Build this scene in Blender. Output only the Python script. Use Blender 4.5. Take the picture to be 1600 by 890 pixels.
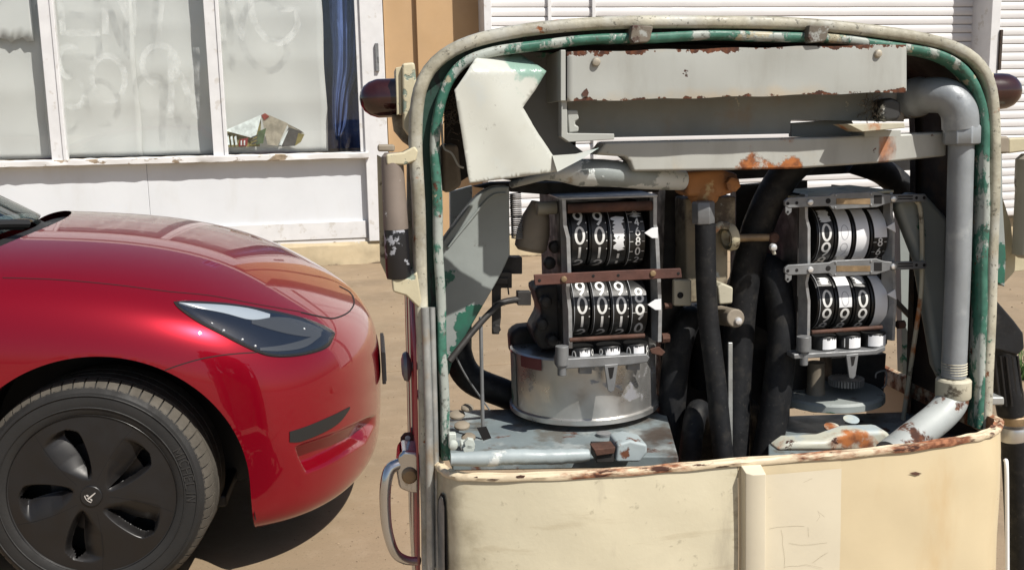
import bpy, bmesh, math, random
from mathutils import Vector, Matrix
from mathutils.bvhtree import BVHTree
random.seed(7)
rad = math.radians
for o in list(bpy.data.objects): bpy.data.objects.remove(o)
S = bpy.context.scene
COL = S.collection
# ------------------------------------------------------------------ camera
FPX, PITCH, ROLL, CAMH = 1550.0, rad(9.2), rad(1.2), 1.3635
CF = Vector((0, math.cos(PITCH), -math.sin(PITCH)))
_r = Vector((1, 0, 0)); _u = Vector((0, math.sin(PITCH), math.cos(PITCH)))
CR = _r*math.cos(ROLL) - _u*math.sin(ROLL)
CU = _r*math.sin(ROLL) + _u*math.cos(ROLL)
CPOS = Vector((0, 0, CAMH))
cam = bpy.data.cameras.new('camera'); camo = bpy.data.objects.new('camera', cam); COL.objects.link(camo)
cm = Matrix((CR, CU, -CF)).transposed().to_4x4(); cm.translation = CPOS
camo.matrix_world = cm
cam.sensor_width = 36; cam.lens = 36*FPX/1600; cam.clip_start = .05; cam.clip_end = 3000
S.camera = camo
# ------------------------------------------------------------------ light
SUN_AZ, SUN_EL = 46.0, 51.5      # degrees: to the right of straight behind the camera, and up
w = bpy.data.worlds.new('World'); S.world = w; w.use_nodes = True
nt = w.node_tree; bg = nt.nodes['Background']
sky = nt.nodes.new('ShaderNodeTexSky'); sky.sky_type = 'NISHITA'; sky.sun_disc = False
sky.sun_elevation = rad(SUN_EL); sky.sun_rotation = rad(180-SUN_AZ)
sky.air_density = 1.0; sky.dust_density = 1.5
nt.links.new(sky.outputs[0], bg.inputs[0]); bg.inputs[1].default_value = .075
sd = Vector((math.sin(rad(SUN_AZ))*math.cos(rad(SUN_EL)), -math.cos(rad(SUN_AZ))*math.cos(rad(SUN_EL)), math.sin(rad(SUN_EL))))
sl = bpy.data.lights.new('sun', 'SUN'); so = bpy.data.objects.new('sun', sl); COL.objects.link(so)
sl.energy = 5.0; sl.angle = rad(.53); sl.color = (1, .955, .88)
so.rotation_euler = (-sd).to_track_quat('-Z', 'Y').to_euler(); so.location = sd*20
S.view_settings.view_transform = 'Standard'; S.view_settings.look = 'None'
S.view_settings.exposure = 0.25; S.view_settings.gamma = 1

def ray(px, py): return CF + CR*((px-800)/FPX) + CU*((445-py)/FPX)
def hit(M, px, py, yl=0.0):
    """point of frame M, on its plane y = yl, that lies along the view ray"""
    Mi = M.inverted(); o = Mi @ CPOS; d = Mi.to_3x3() @ ray(px, py)
    return o + d*((yl-o.y)/d.y)
def ground_pt(px, py, z=0.0):
    d = ray(px, py); return CPOS + d*((z-CAMH)/d.z)
# ------------------------------------------------------------------ materials
MATS = {}
def lin(c):
    return tuple(((v/255)/12.92 if v/255 <= .04045 else ((v/255+.055)/1.055)**2.4) for v in c)
def mat(name, base, rough=.5, metal=0.0, layers=(), bump=0.0, bscale=60.0, coat=0.0, coatr=.05, var=.0, vscale=6.0, spec=.5):
    if name in MATS: return MATS[name]
    m = bpy.data.materials.new(name); m.use_nodes = True; MATS[name] = m
    n = m.node_tree.nodes; l = m.node_tree.links; P = n['Principled BSDF']
    P.inputs['Specular IOR Level'].default_value = spec
    P.inputs['Coat Weight'].default_value = coat; P.inputs['Coat Roughness'].default_value = coatr
    tc = n.new('ShaderNodeTexCoord')
    def noise(scale, seed=0.0, stretch=(1, 1, 1), detail=5.0, rgh=.6):
        mp = n.new('ShaderNodeMapping'); mp.inputs['Location'].default_value = (seed*3.1, seed*1.7, seed*2.3); mp.inputs['Scale'].default_value = stretch
        l.new(tc.outputs['Object'], mp.inputs['Vector'])
        t = n.new('ShaderNodeTexNoise'); t.inputs['Scale'].default_value = scale; t.inputs['Detail'].default_value = detail; t.inputs['Roughness'].default_value = rgh
        l.new(mp.outputs[0], t.inputs['Vector']); return t.outputs['Fac']
    def rng(src, a, b, c, d, smooth=True):
        r = n.new('ShaderNodeMapRange'); r.interpolation_type = 'SMOOTHSTEP' if smooth else 'LINEAR'
        for i, v in enumerate((a, b, c, d)): r.inputs[i+1].default_value = v
        l.new(src, r.inputs[0]); return r.outputs[0]
    def mix(fac, a, b, typ='RGBA'):
        x = n.new('ShaderNodeMix'); x.data_type = typ; k = 6 if typ == 'RGBA' else 2
        l.new(fac, x.inputs[0])
        for i, v in ((k, a), (k+1, b)):
            if hasattr(v, 'is_output'): l.new(v, x.inputs[i])
            else: x.inputs[i].default_value = (tuple(v)+(1,)) if typ == 'RGBA' else v
        return x.outputs[2 if typ == 'RGBA' else 0]
    def math_(op, a, b):
        x = n.new('ShaderNodeMath'); x.operation = op
        for i, v in enumerate((a, b)):
            if hasattr(v, 'is_output'): l.new(v, x.inputs[i])
            else: x.inputs[i].default_value = v
        return x.outputs[0]
    col = tuple(base); ro = rough; me = metal; hgt = None
    if var:
        f = rng(noise(vscale, 11, detail=6), .3, .7, 0, 1)
        col = mix(f, tuple(v*(1-var) for v in base), tuple(min(1, v*(1+var)) for v in base))
        ro = rng(noise(vscale*2.3, 4), .3, .7, max(.02, rough-.12*min(1, rough*2)), min(1, rough+.12))
    for i, L in enumerate(layers):
        s = noise(L.get('scale', 20), L.get('seed', i+1), L.get('stretch', (1, 1, 1)), L.get('detail', 6), L.get('rgh', .62))
        for g in L.get('grads', ()):
            sp = n.new('ShaderNodeSeparateXYZ'); l.new(tc.outputs[g[4] if len(g) > 4 else 'Generated'], sp.inputs[0])
            gr = rng(sp.outputs['XYZ'.index(g[0])], g[1], g[2], 0, g[3], True); s = math_('ADD', s, gr)
        so_ = L.get('soft', .02)
        k = rng(s, L['thr']-so_, L['thr']+so_, 0, L.get('amt', 1.0))
        c2 = L['col']
        if L.get('col2'):
            c2 = mix(rng(noise(L.get('scale', 20)*3, i+20), .35, .65, 0, 1), L['col'], L['col2'])
        col = mix(k, col, c2)
        if 'rough' in L: ro = mix(k, ro, L['rough'], 'FLOAT')
        if 'metal' in L: me = mix(k, me, L['metal'], 'FLOAT')
        if L.get('h', 0):
            hh = math_('MULTIPLY', k, L['h']); hgt = hh if hgt is None else math_('ADD', hgt, hh)
    for nm, v in (('Base Color', col), ('Roughness', ro), ('Metallic', me)):
        if hasattr(v, 'is_output'): l.new(v, P.inputs[nm])
        else: P.inputs[nm].default_value = (tuple(v)+(1,)) if nm == 'Base Color' else v
    if bump or hgt is not None:
        b = n.new('ShaderNodeBump'); b.inputs['Strength'].default_value = .6; b.inputs['Distance'].default_value = .002
        fine = math_('MULTIPLY', noise(bscale, 9, detail=4), bump)
        l.new(fine if hgt is None else math_('ADD', fine, hgt), b.inputs['Height']); l.new(b.outputs[0], P.inputs['Normal'])
    return m
RUST = lin((102, 60, 38)); RUST2 = lin((62, 36, 26)); ORANGE = lin((168, 102, 54))
GREYP = (.37, .38, .355)
cream = mat('cream_paint', (.56, .47, .31), .5, bump=.25, bscale=90, var=.10, vscale=5, coat=.05, layers=(
    dict(col=(.30, .25, .15), scale=6, thr=.66, soft=.12, amt=.5, stretch=(1, 1, .5)),
    dict(col=(.66, .59, .43), scale=22, thr=.72, soft=.06, amt=.5),
    dict(col=RUST, col2=RUST2, scale=45, thr=.79, soft=.02, h=-.5, rough=.85),))
cream_rim = mat('cream_rim_paint', (.43, .41, .325), .55, bump=.5, bscale=120, var=.2, vscale=14, layers=(
    dict(col=(.17, .15, .105), scale=12, thr=.52, soft=.14, amt=.75, detail=9, rgh=.72),
    dict(col=(.38, .385, .355), scale=14, thr=.55, soft=.10, seed=14, amt=.7),
    dict(col=(.05, .16, .11), scale=40, thr=.68, soft=.03, seed=5),
    dict(col=(.07, .065, .05), scale=150, thr=.63, soft=.04, seed=8, amt=.7, h=-.3),
    dict(col=ORANGE, col2=RUST, scale=26, thr=.665, soft=.03, rough=.9, seed=3, h=-.4),))
green_peel = mat('green_peeling_paint', (.33, .36, .33), .5, bump=.4, bscale=120, var=.12, layers=(
    dict(col=(.028, .115, .08), col2=(.055, .17, .125), scale=17, thr=.485, soft=.02, seed=2, h=.7, stretch=(1, 1, .5), detail=9, rgh=.7),
    dict(col=(.36, .33, .23), scale=19, thr=.62, soft=.02, seed=6, h=-.3),
    dict(col=(.05, .045, .035), scale=80, thr=.62, soft=.05, seed=16, amt=.7),
    dict(col=RUST, col2=RUST2, scale=50, thr=.66, soft=.02, rough=.9, seed=4),))
dark_green = mat('dark_green_channel', (.012, .045, .033), .6, bump=.5, bscale=90, layers=(
    dict(col=(.20, .23, .22), scale=26, thr=.66, soft=.02, seed=3, stretch=(1, 1, .35)),
    dict(col=(.01, .012, .012), scale=30, thr=.52, soft=.02, seed=7, stretch=(1, 1, .3)),))
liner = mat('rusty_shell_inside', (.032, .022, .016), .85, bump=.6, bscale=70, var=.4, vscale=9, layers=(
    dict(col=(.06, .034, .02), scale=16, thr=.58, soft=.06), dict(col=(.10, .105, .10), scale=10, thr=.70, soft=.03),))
greyp = mat('pale_grey_paint', GREYP, .45, bump=.15, bscale=50, var=.06, vscale=7, layers=(
    dict(col=(.44, .36, .24), scale=8, thr=.66, soft=.12, amt=.6),
    dict(col=RUST, col2=RUST2, scale=60, thr=.72, soft=.02, rough=.9, h=-.5),))
header_m = mat('header_cover_paint', GREYP, .42, bump=.12, bscale=50, var=.05, vscale=5, layers=(
    dict(col=(.27, .265, .235), scale=10, thr=.58, soft=.12, amt=.55, seed=31, stretch=(1.6, 1, .35)),
    dict(col=(.44, .34, .21), scale=9, thr=.74, soft=.16, amt=.6, grads=(('Z', .45, 0, .22), ('Z', .82, 1, .18))),
    dict(col=RUST, col2=RUST2, scale=38, thr=.745, soft=.015, rough=.92, h=-.6, grads=(('Z', .16, .02, .26), ('Z', .80, .97, .26)), stretch=(1, 1, .8)),
    dict(col=RUST2, scale=50, thr=.72, soft=.01, rough=.92, h=-.6, seed=6),
    dict(col=(.62, .61, .55), scale=17, thr=.75, soft=.01, seed=12),))
plate_m = mat('shaded_grey_plate', (.22, .235, .228), .55, bump=.3, bscale=60, var=.15, layers=(
    dict(col=(.44, .43, .37), scale=26, thr=.66, soft=.012, h=.4, seed=3),
    dict(col=(.24, .17, .11), scale=10, thr=.60, soft=.1, amt=.6),))
beam_m = mat('beam_paint', (.39, .395, .365), .45, bump=.15, bscale=50, var=.07, layers=(
    dict(col=(.27, .265, .235), scale=12, thr=.58, soft=.12, amt=.5, seed=31, stretch=(1.6, 1, .35)),
    dict(col=(.52, .40, .24), scale=9, thr=.66, soft=.12, amt=.6),
    dict(col=ORANGE, col2=RUST, scale=22, thr=.90, soft=.05, rough=.9, h=-.5, seed=5, grads=(('Z', .60, 0, .24), ('X', .34, .42, .26), ('X', .56, .62, -.4))),
    dict(col=ORANGE, col2=RUST, scale=16, thr=.98, soft=.08, amt=.85, rough=.9, seed=9, stretch=(1, 1, .4), grads=(('X', .775, .80, .52), ('X', .845, .87, -.6))),
    dict(col=RUST, col2=RUST2, scale=60, thr=.71, soft=.02, rough=.9, h=-.5),))
sheet_m = mat('torn_sheet_paint', (.49, .50, .455), .32, bump=.1, bscale=40, var=.05, vscale=6, coat=.1, coatr=.3, layers=(
    dict(col=(.46, .50, .50), scale=11, thr=.60, soft=.08, amt=.6, seed=2),
    dict(col=(.16, .31, .25), scale=13, thr=.90, soft=.05, amt=.8, seed=5, grads=(('X', .40, .62, .26), ('Z', .72, .95, .26))),
    dict(col=(.26, .25, .22), scale=60, thr=.68, soft=.03, amt=.7, seed=3),
    dict(col=(.34, .31, .24), scale=9, thr=.62, soft=.10, amt=.5, seed=13),))
backplate_m = mat('back_plate_paint', (.19, .20, .20), .5, bump=.2, var=.12, layers=(  # base grey darkened to stand in for the header's shadow
    dict(col=(.04, .20, .14), col2=(.06, .13, .10), scale=18, thr=.74, soft=.015, h=.4, grads=(('Z', .55, 1, .26),)),
    dict(col=(.10, .11, .11), scale=26, thr=.68, soft=.02),))
galv = mat('galvanised_pipe', (.27, .29, .305), .5, .25, bump=.25, bscale=150, var=.10, vscale=18, layers=(
    dict(col=(.16, .17, .18), scale=22, thr=.66, soft=.03, seed=3, amt=.8),
    dict(col=(.42, .44, .44), scale=14, thr=.62, soft=.06, seed=5, amt=.6),))
pipe_peel = mat('peeling_pipe', (.27, .30, .295), .5, .1, bump=.4, bscale=80, var=.2, layers=(
    dict(col=(.58, .61, .60), scale=9, thr=.50, soft=.012, h=.5, seed=3),
    dict(col=(.30, .22, .13), scale=14, thr=.66, soft=.06),))
pipe_rust = mat('rust_streaked_pipe', (.34, .36, .35), .5, .05, bump=.3, bscale=90, var=.1, layers=(
    dict(col=(.25, .28, .27), scale=16, thr=.60, soft=.02, seed=3),
    dict(col=RUST, col2=RUST2, scale=17, thr=.565, soft=.03, rough=.9, seed=4, h=-.4),))
fit_m = mat('stained_fitting', (.46, .43, .33), .6, bump=.4, bscale=80, var=.15, layers=(
    dict(col=(.13, .11, .08), scale=24, thr=.62, soft=.03), dict(col=ORANGE, scale=15, thr=.62, soft=.06, rough=.9, seed=4),))
orange_cast = mat('orange_rust_casting', (.36, .16, .055), .8, bump=.6, bscale=60, var=.3, layers=(
    dict(col=(.12, .06, .035), scale=14, thr=.56, soft=.06), dict(col=(.50, .36, .18), scale=18, thr=.67, soft=.03),))
cast_m = mat('stained_casting', (.27, .23, .16), .75, bump=.5, bscale=60, var=.3, layers=(
    dict(col=(.10, .075, .05), scale=13, thr=.52, soft=.06), dict(col=(.36, .38, .36), scale=16, thr=.64, soft=.03),))
tray_m = mat('blue_tray_paint_with_shade', (.17, .205, .215), .5, bump=.4, bscale=60, var=.10, layers=(  # blue paint darkened, with dark patches, to stand in for shadow on the trays
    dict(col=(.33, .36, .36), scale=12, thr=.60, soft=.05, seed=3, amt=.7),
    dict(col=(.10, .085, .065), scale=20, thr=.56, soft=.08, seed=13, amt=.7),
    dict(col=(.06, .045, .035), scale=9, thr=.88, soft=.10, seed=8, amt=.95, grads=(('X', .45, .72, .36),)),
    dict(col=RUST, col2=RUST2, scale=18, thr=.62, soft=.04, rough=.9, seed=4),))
tray2_m = mat('rust_stained_tray_paint', (.46, .46, .38), .55, bump=.4, bscale=60, var=.12, layers=(
    dict(col=(.34, .40, .42), scale=9, thr=.52, soft=.06, seed=3),
    dict(col=ORANGE, col2=RUST, scale=11, thr=.60, soft=.05, rough=.9, seed=4),
    dict(col=RUST2, scale=40, thr=.66, soft=.02, rough=.9, seed=9),))
rim_rust = mat('rusty_lip', (.60, .50, .35), .6, bump=.5, bscale=90, var=.12, layers=(
    dict(col=RUST, col2=(.33, .14, .07), scale=30, thr=.62, soft=.07, rough=.92, h=-.4, stretch=(.35, 1, 1), grads=(('X', .10, .30, .10), ('X', .45, .6, .05))),
    dict(col=RUST2, scale=55, thr=.62, soft=.03, rough=.95, seed=5, stretch=(.3, 1, 1)),))
rustbar = mat('dark_rust_bar', (.085, .035, .026), .8, bump=.5, bscale=110, var=.3, vscale=20)
rustrod = mat('brown_rust_rod', (.075, .034, .022), .85, bump=.6, bscale=140, var=.35, vscale=30)
rubber = mat('black_rubber_hose', (.007, .0075, .009), .62, spec=.35, layers=(dict(col=(.035, .032, .028), scale=34, thr=.60, soft=.10, amt=.6), dict(col=(.06, .055, .048), scale=160, thr=.66, soft=.04, amt=.5, seed=5)), bump=.25, bscale=160, var=.3, vscale=25)
blackp = mat('black_enamel', (.010, .010, .011), .38, bump=.2, bscale=120, var=.3, vscale=30)
wheelblk = mat('counter_wheel_black', (.012, .012, .012), .42, bump=.2, bscale=140, layers=(dict(col=(.07, .065, .055), scale=60, thr=.66, soft=.05, amt=.6),))
num_white = mat('numeral_white', (.72, .72, .70), .6, bump=.1)
worn_white = mat('worn_white_band', (.74, .75, .76), .6, bump=.2, bscale=80, layers=(
    dict(col=(.02, .02, .02), scale=130, thr=.68, soft=.02, detail=3), dict(col=(.55, .54, .52), scale=40, thr=.6, soft=.1, amt=.5),))
clean_white = mat('bare_white_band', (.76, .77, .79), .5, bump=.1)
faint = mat('faint_outline_grey', (.42, .43, .45), .6)
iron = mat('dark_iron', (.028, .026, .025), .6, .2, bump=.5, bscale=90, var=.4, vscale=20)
steel = mat('grey_cast_zinc', (.20, .205, .21), .5, .4, bump=.25, bscale=120, var=.15, vscale=25)
plate_edge = mat('aluminium_side_plate', (.34, .345, .35), .45, .5, bump=.25, bscale=120, var=.25, vscale=30)
alu = mat('aluminium_drum', (.60, .59, .57), .34, .85, bump=.15, bscale=120, var=.10, vscale=10, layers=(
    dict(col=(.34, .34, .36), scale=12, thr=.60, soft=.02, rough=.6, metal=.5, seed=3, stretch=(1, 1, 1.4)),))
maroon = mat('maroon_tape', (.16, .045, .045), .6, bump=.2)
goldtrim = mat('brass_strip', (.26, .18, .10), .5, .3, bump=.3, var=.3, vscale=30)
chrome = mat('worn_chrome', (.55, .56, .58), .16, .95, bump=.08, bscale=60, layers=(dict(col=(.30, .26, .20), scale=30, thr=.66, soft=.05, rough=.5),))
trim_m = mat('weathered_alloy_trim', (.36, .37, .36), .42, .45, bump=.3, bscale=90, var=.25, vscale=18, layers=(
    dict(col=(.06, .065, .065), scale=40, thr=.64, soft=.03, stretch=(1, 1, .2)), dict(col=(.34, .25, .15), scale=12, thr=.64, soft=.08, amt=.7),))
red_side = mat('red_side_enamel', (.36, .035, .05), .3, coat=.5, layers=(dict(col=(.07, .03, .03), scale=12, thr=.58, soft=.08, stretch=(1, 1, .5)),))
cream_old = mat('flaking_cream', (.50, .45, .31), .6, bump=.5, bscale=60, var=.15, layers=(
    dict(col=(.22, .27, .22), scale=22, thr=.60, soft=.015, h=-.6), dict(col=(.14, .11, .07), scale=30, thr=.64, soft=.04),))
lampred = mat('dark_red_lamp_lens', (.028, .006, .005), .10, coat=.6, coatr=.03, var=.3, vscale=20)
brown_cyl = mat('grey_brown_cylinder', (.20, .165, .14), .5, .1, bump=.3, var=.2, layers=(dict(col=(.62, .62, .60), scale=45, thr=.66, soft=.015),))
black_cyl = mat('chipped_black_cylinder', (.012, .012, .014), .3, bump=.3, layers=(dict(col=(.32, .33, .36), scale=40, thr=.585, soft=.015, grads=()),))
knob_m = mat('dull_grey_knob', (.16, .165, .18), .45, .3, bump=.3, var=.2, vscale=30)
bolt_m = mat('painted_bolt', (.42, .45, .41), .5, bump=.3, var=.15, vscale=40)
canister_m = mat('dusty_canister', (.20, .17, .13), .7, bump=.4, var=.25, vscale=15)
glassbowl = mat('grimy_stub', (.36, .34, .28), .5, bump=.3, var=.2)
gusset_m = mat('grey_green_gusset', (.26, .285, .275), .5, bump=.25, var=.12, layers=(
    dict(col=(.02, .12, .08), col2=(.03, .09, .07), scale=14, thr=.62, soft=.012, h=.4, grads=(('Z', .6, 0, .12),)),
    dict(col=(.09, .07, .05), scale=24, thr=.68, soft=.04),))
web_m = mat('old_grass_nest', (.16, .13, .10), .9)
# setting
conc = mat('tan_concrete', (.265, .195, .122), .9, bump=.5, bscale=35, var=.10, vscale=1.6, layers=(
    dict(col=(.19, .14, .088), scale=1.1, thr=.58, soft=.12, amt=.6, stretch=(.6, 1.6, 1)),
    dict(col=(.32, .245, .165), scale=9, thr=.60, soft=.12, amt=.5),
    dict(col=(.15, .11, .07), scale=90, thr=.62, soft=.05, amt=.55),
    dict(col=(.36, .28, .19), scale=140, thr=.64, soft=.04, amt=.5, seed=15),
    dict(col=(.13, .10, .07), scale=2.3, thr=.66, soft=.05, amt=.5, seed=19, detail=9, rgh=.7),
    dict(col=(.12, .09, .06), scale=7, thr=.74, soft=.02, amt=.5, seed=9, detail=9),))
dirtg = mat('dirt_ground', (.26, .20, .13), .95, bump=.5, bscale=12, var=.2, vscale=.8)
white_wall = mat('white_wall_paint', (.62, .64, .665), .6, bump=.15, bscale=20, var=.03, vscale=1.5, layers=(
    dict(col=(.50, .49, .46), scale=3.5, thr=.62, soft=.12, amt=.3, stretch=(1, 1, .35)), dict(col=(.60, .64, .70), scale=6, thr=.70, soft=.05, amt=.5),))
white_frame = mat('white_frame_paint', (.64, .64, .645), .5, bump=.2, bscale=30, var=.05, layers=(dict(col=(.46, .43, .38), scale=9, thr=.63, soft=.05, amt=.6),))
sill_m = mat('peeling_sill', (.64, .63, .62), .6, bump=.3, bscale=30, layers=(
    dict(col=(.30, .23, .16), col2=(.20, .15, .10), scale=7, thr=.58, soft=.02, h=-.5, stretch=(.5, 1, 1)),
    dict(col=(.34, .27, .18), scale=4, thr=.64, soft=.02, h=-.5, seed=5, stretch=(.5, 1, 1)),))
plinth_m = mat('sandy_plinth', (.44, .36, .235), .9, bump=.8, bscale=18, var=.15, vscale=4, layers=(
    dict(col=(.44, .50, .56), scale=3.2, thr=.80, soft=.015, h=.5, grads=(('Z', .55, 1, .22),), stretch=(.5, 1, 1)),
    dict(col=(.12, .085, .055), scale=6, thr=.84, soft=.06, grads=(('Z', .40, .05, .32),), stretch=(.5, 1, 1)),))
ochre = mat('ochre_pillar_paint', (.45, .295, .155), .75, bump=.15, bscale=30, var=.06, vscale=2)
shutter_m = mat('white_shutter_slat', (.64, .63, .63), .45, bump=.12, bscale=20, var=.04, vscale=1.2, layers=(dict(col=(.52, .48, .44), scale=4, thr=.68, soft=.08, amt=.5),))
paper_m = mat('pale_paper', (.53, .54, .53), .8, bump=.25, bscale=9, var=.03, vscale=2)
dark_room = mat('dim_interior_board', (.20, .21, .22), .9, var=.1)
cloth_m = mat('blue_cloth', (.07, .115, .29), .8, bump=.3, bscale=25, var=.15, vscale=8)
def glass_mat(name, tint, op=.0, rough=.01):
    m = bpy.data.materials.new(name); m.use_nodes = True; n = m.node_tree.nodes; l = m.node_tree.links
    for x in list(n): n.remove(x)
    out = n.new('ShaderNodeOutputMaterial'); mx = n.new('ShaderNodeMixShader'); t = n.new('ShaderNodeBsdfTransparent'); g = n.new('ShaderNodeBsdfGlossy')
    lw = n.new('ShaderNodeLayerWeight'); lw.inputs[0].default_value = .5; pw = n.new('ShaderNodeMath'); pw.operation = 'POWER'; pw.inputs[1].default_value = 5
    l.new(lw.outputs['Facing'], pw.inputs[0]); fr = n.new('ShaderNodeMath'); fr.operation = 'MULTIPLY_ADD'; fr.inputs[1].default_value = .92; fr.inputs[2].default_value = .05; l.new(pw.outputs[0], fr.inputs[0])
    t.inputs[0].default_value = tuple(tint)+(1,); g.inputs['Roughness'].default_value = rough
    l.new(fr.outputs[0], mx.inputs[0]); l.new(t.outputs[0], mx.inputs[1]); l.new(g.outputs[0], mx.inputs[2]); l.new(mx.outputs[0], out.inputs[0])
    return m
winglass = glass_mat('shop_window_glass', (.985, .99, .985))
carglass = glass_mat('car_glass', (.42, .50, .50))
lensglass = glass_mat('headlight_glass', (.94, .95, .96))
def soap_mat():
    m = bpy.data.materials.new('soap_paint_on_glass'); m.use_nodes = True; n = m.node_tree.nodes; l = m.node_tree.links
    P = n['Principled BSDF']; P.inputs['Base Color'].default_value = (.74, .78, .77, 1); P.inputs['Roughness'].default_value = .8
    t = n.new('ShaderNodeTexNoise'); t.inputs['Scale'].default_value = 9; tc = n.new('ShaderNodeTexCoord'); l.new(tc.outputs['Object'], t.inputs['Vector'])
    r = n.new('ShaderNodeMapRange'); r.inputs[1].default_value = .35; r.inputs[2].default_value = .7; r.inputs[3].default_value = .0; r.inputs[4].default_value = .34
    l.new(t.outputs[0], r.inputs[0]); l.new(r.outputs[0], P.inputs['Alpha']); return m
soap = soap_mat()
# car
carred = mat('deep_red_car_paint', (.25, .002, .012), .29, .5, coat=1.0, coatr=.015, spec=.08)
carblk = mat('black_trim_plastic', (.012, .012, .012), .55, bump=.2, bscale=200)
gap_m = mat('panel_gap_black', (.004, .003, .003), .8)
tyre_m = mat('tyre_rubber', (.013, .0125, .012), .75, bump=.3, bscale=140, var=.15, vscale=10)
tread_m = mat('dusty_tread_rubber', (.075, .066, .053), .9, bump=.4, bscale=120, var=.2, vscale=18)
rimblk = mat('satin_dark_wheel_cover', (.014, .013, .013), .40, .2, var=.1)
brake = mat('brake_disc_iron', (.05, .05, .055), .4, .7)
silver = mat('silver_emblem', (.75, .75, .75), .3, .6)
lampdark = mat('headlight_dark_housing', (.010, .014, .024), .25)
lampgrey = mat('headlight_reflector', (.12, .125, .13), .25, .6)
lampwhite = mat('headlight_white_guide', (.33, .37, .41), .25)
# ------------------------------------------------------------------ mesh helpers
class MB:
    def __init__(s): s.v = []; s.f = []; s.m = []
    def add(s, vs, fs, mi=0):
        b = len(s.v); s.v += [Vector(v) for v in vs]; s.f += [tuple(i+b for i in f) for f in fs]; s.m += [mi]*len(fs); return s
    def box(s, c, sz, rot=None, mi=0):
        vs = []
        for x in (-.5, .5):
            for y in (-.5, .5):
                for z in (-.5, .5):
                    p = Vector((x*sz[0], y*sz[1], z*sz[2]))
                    if rot is not None: p = rot @ p
                    vs.append(Vector(c)+p)
        return s.add(vs, [(0, 1, 3, 2), (4, 6, 7, 5), (0, 4, 5, 1), (2, 3, 7, 6), (0, 2, 6, 4), (1, 5, 7, 3)], mi)
    def prism(s, pts, d, mi=0):
        """polygon of 3D points extruded by vector d"""
        n = len(pts); d = Vector(d); pts = [Vector(p) for p in pts]
        vs = pts+[p+d for p in pts]
        fs = [tuple(range(n)), tuple(range(2*n-1, n-1, -1))]+[(i, i+n, (i+1) % n+n, (i+1) % n) for i in range(n)]
        return s.add(vs, fs, mi)
    def tube(s, path, r, seg=16, caps=True, mi=0, sx=1.0):
        path = [Vector(p) for p in path]; n = len(path)
        if not isinstance(r, (list, tuple)): r = [r]*n
        vs = []; up = None
        for i in range(n):
            t = (path[min(i+1, n-1)]-path[max(i-1, 0)]).normalized()
            if up is None: up = t.orthogonal().normalized()
            up = (up-t*up.dot(t)).normalized(); bn = t.cross(up)
            for k in range(seg):
                a = 2*math.pi*k/seg; vs.append(path[i]+(up*math.cos(a)*sx+bn*math.sin(a))*r[i])
        fs = [(i*seg+k, i*seg+(k+1) % seg, (i+1)*seg+(k+1) % seg, (i+1)*seg+k) for i in range(n-1) for k in range(seg)]
        if caps: fs += [tuple(range(seg-1, -1, -1)), tuple(range((n-1)*seg, n*seg))]
        return s.add(vs, fs, mi)
    def lathe(s, prof, o, ax, seg=32, mi=0, caps=True, a0=0, a1=2*math.pi):
        """profile of (radius, height along axis)"""
        ax = Vector(ax).normalized(); u = ax.orthogonal().normalized(); v = ax.cross(u); o = Vector(o)
        full = abs(a1-a0-2*math.pi) < 1e-6; ns = seg if full else seg+1; vs = []
        for r, h in prof:
            for k in range(ns):
                a = a0+(a1-a0)*k/seg; vs.append(o+ax*h+(u*math.cos(a)+v*math.sin(a))*r)
        fs = [(i*ns+k, i*ns+(k+1) % ns, (i+1)*ns+(k+1) % ns, (i+1)*ns+k) for i in range(len(prof)-1) for k in range(seg)]
        if caps and full: fs += [tuple(range(ns-1, -1, -1)), tuple(range((len(prof)-1)*ns, len(prof)*ns))]
        return s.add(vs, fs, mi)
    def grid(s, rows, mi=0, close=False):
        n = len(rows[0]); vs = [p for r in rows for p in r]
        fs = [(i*n+k, i*n+k+1, (i+1)*n+k+1, (i+1)*n+k) for i in range(len(rows)-1) for k in range(n-1)]
        if close: fs += [(i*n+n-1, i*n, (i+1)*n, (i+1)*n+n-1) for i in range(len(rows)-1)]
        return s.add(vs, fs, mi)
    def build(s, name, mats, parent=None, bevel=0.0, smooth=True, solid=0.0, seg=2, ang=35):
        me = bpy.data.meshes.new(name); me.from_pydata([tuple(v) for v in s.v], [], s.f)
        if not isinstance(mats, (list, tuple)): mats = [mats]
        for m in mats: me.materials.append(m)
        if len(mats) > 1: me.polygons.foreach_set('material_index', s.m)
        bm = bmesh.new(); bm.from_mesh(me); bmesh.ops.recalc_face_normals(bm, faces=bm.faces); bm.to_mesh(me); bm.free()
        if smooth: me.polygons.foreach_set('use_smooth', [True]*len(me.polygons)); me.set_sharp_from_angle(angle=rad(ang))
        o = bpy.data.objects.new(name, me); COL.objects.link(o); o.parent = parent
        if solid: md = o.modifiers.new('solid', 'SOLIDIFY'); md.thickness = solid; md.offset = 0
        if bevel: md = o.modifiers.new('bevel', 'BEVEL'); md.width = bevel; md.segments = seg; md.limit_method = 'ANGLE'; md.angle_limit = rad(40); md.harden_normals = True
        return o
def crom(pts, n=8, closed=False):
    pts = [Vector(p) for p in pts]; out = []; N = len(pts)
    for i in range(N if closed else N-1):
        g = (lambda k: pts[k % N]) if closed else (lambda k: pts[min(max(k, 0), N-1)])
        a, b, c, d = g(i-1), g(i), g(i+1), g(i+2)
        for j in range(n):
            t = j/n; out.append(.5*((2*b)+(c-a)*t+(2*a-5*b+4*c-d)*t*t+(3*b-a-3*c+d)*t**3))
    if not closed: out.append(pts[-1])
    return out
def empty(name, M, label=None, cat=None, group=None):
    o = bpy.data.objects.new(name, None); COL.objects.link(o); o.matrix_world = M; o.empty_display_size = .1
    if label: tag(o, label, cat, group)
    return o
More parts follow.
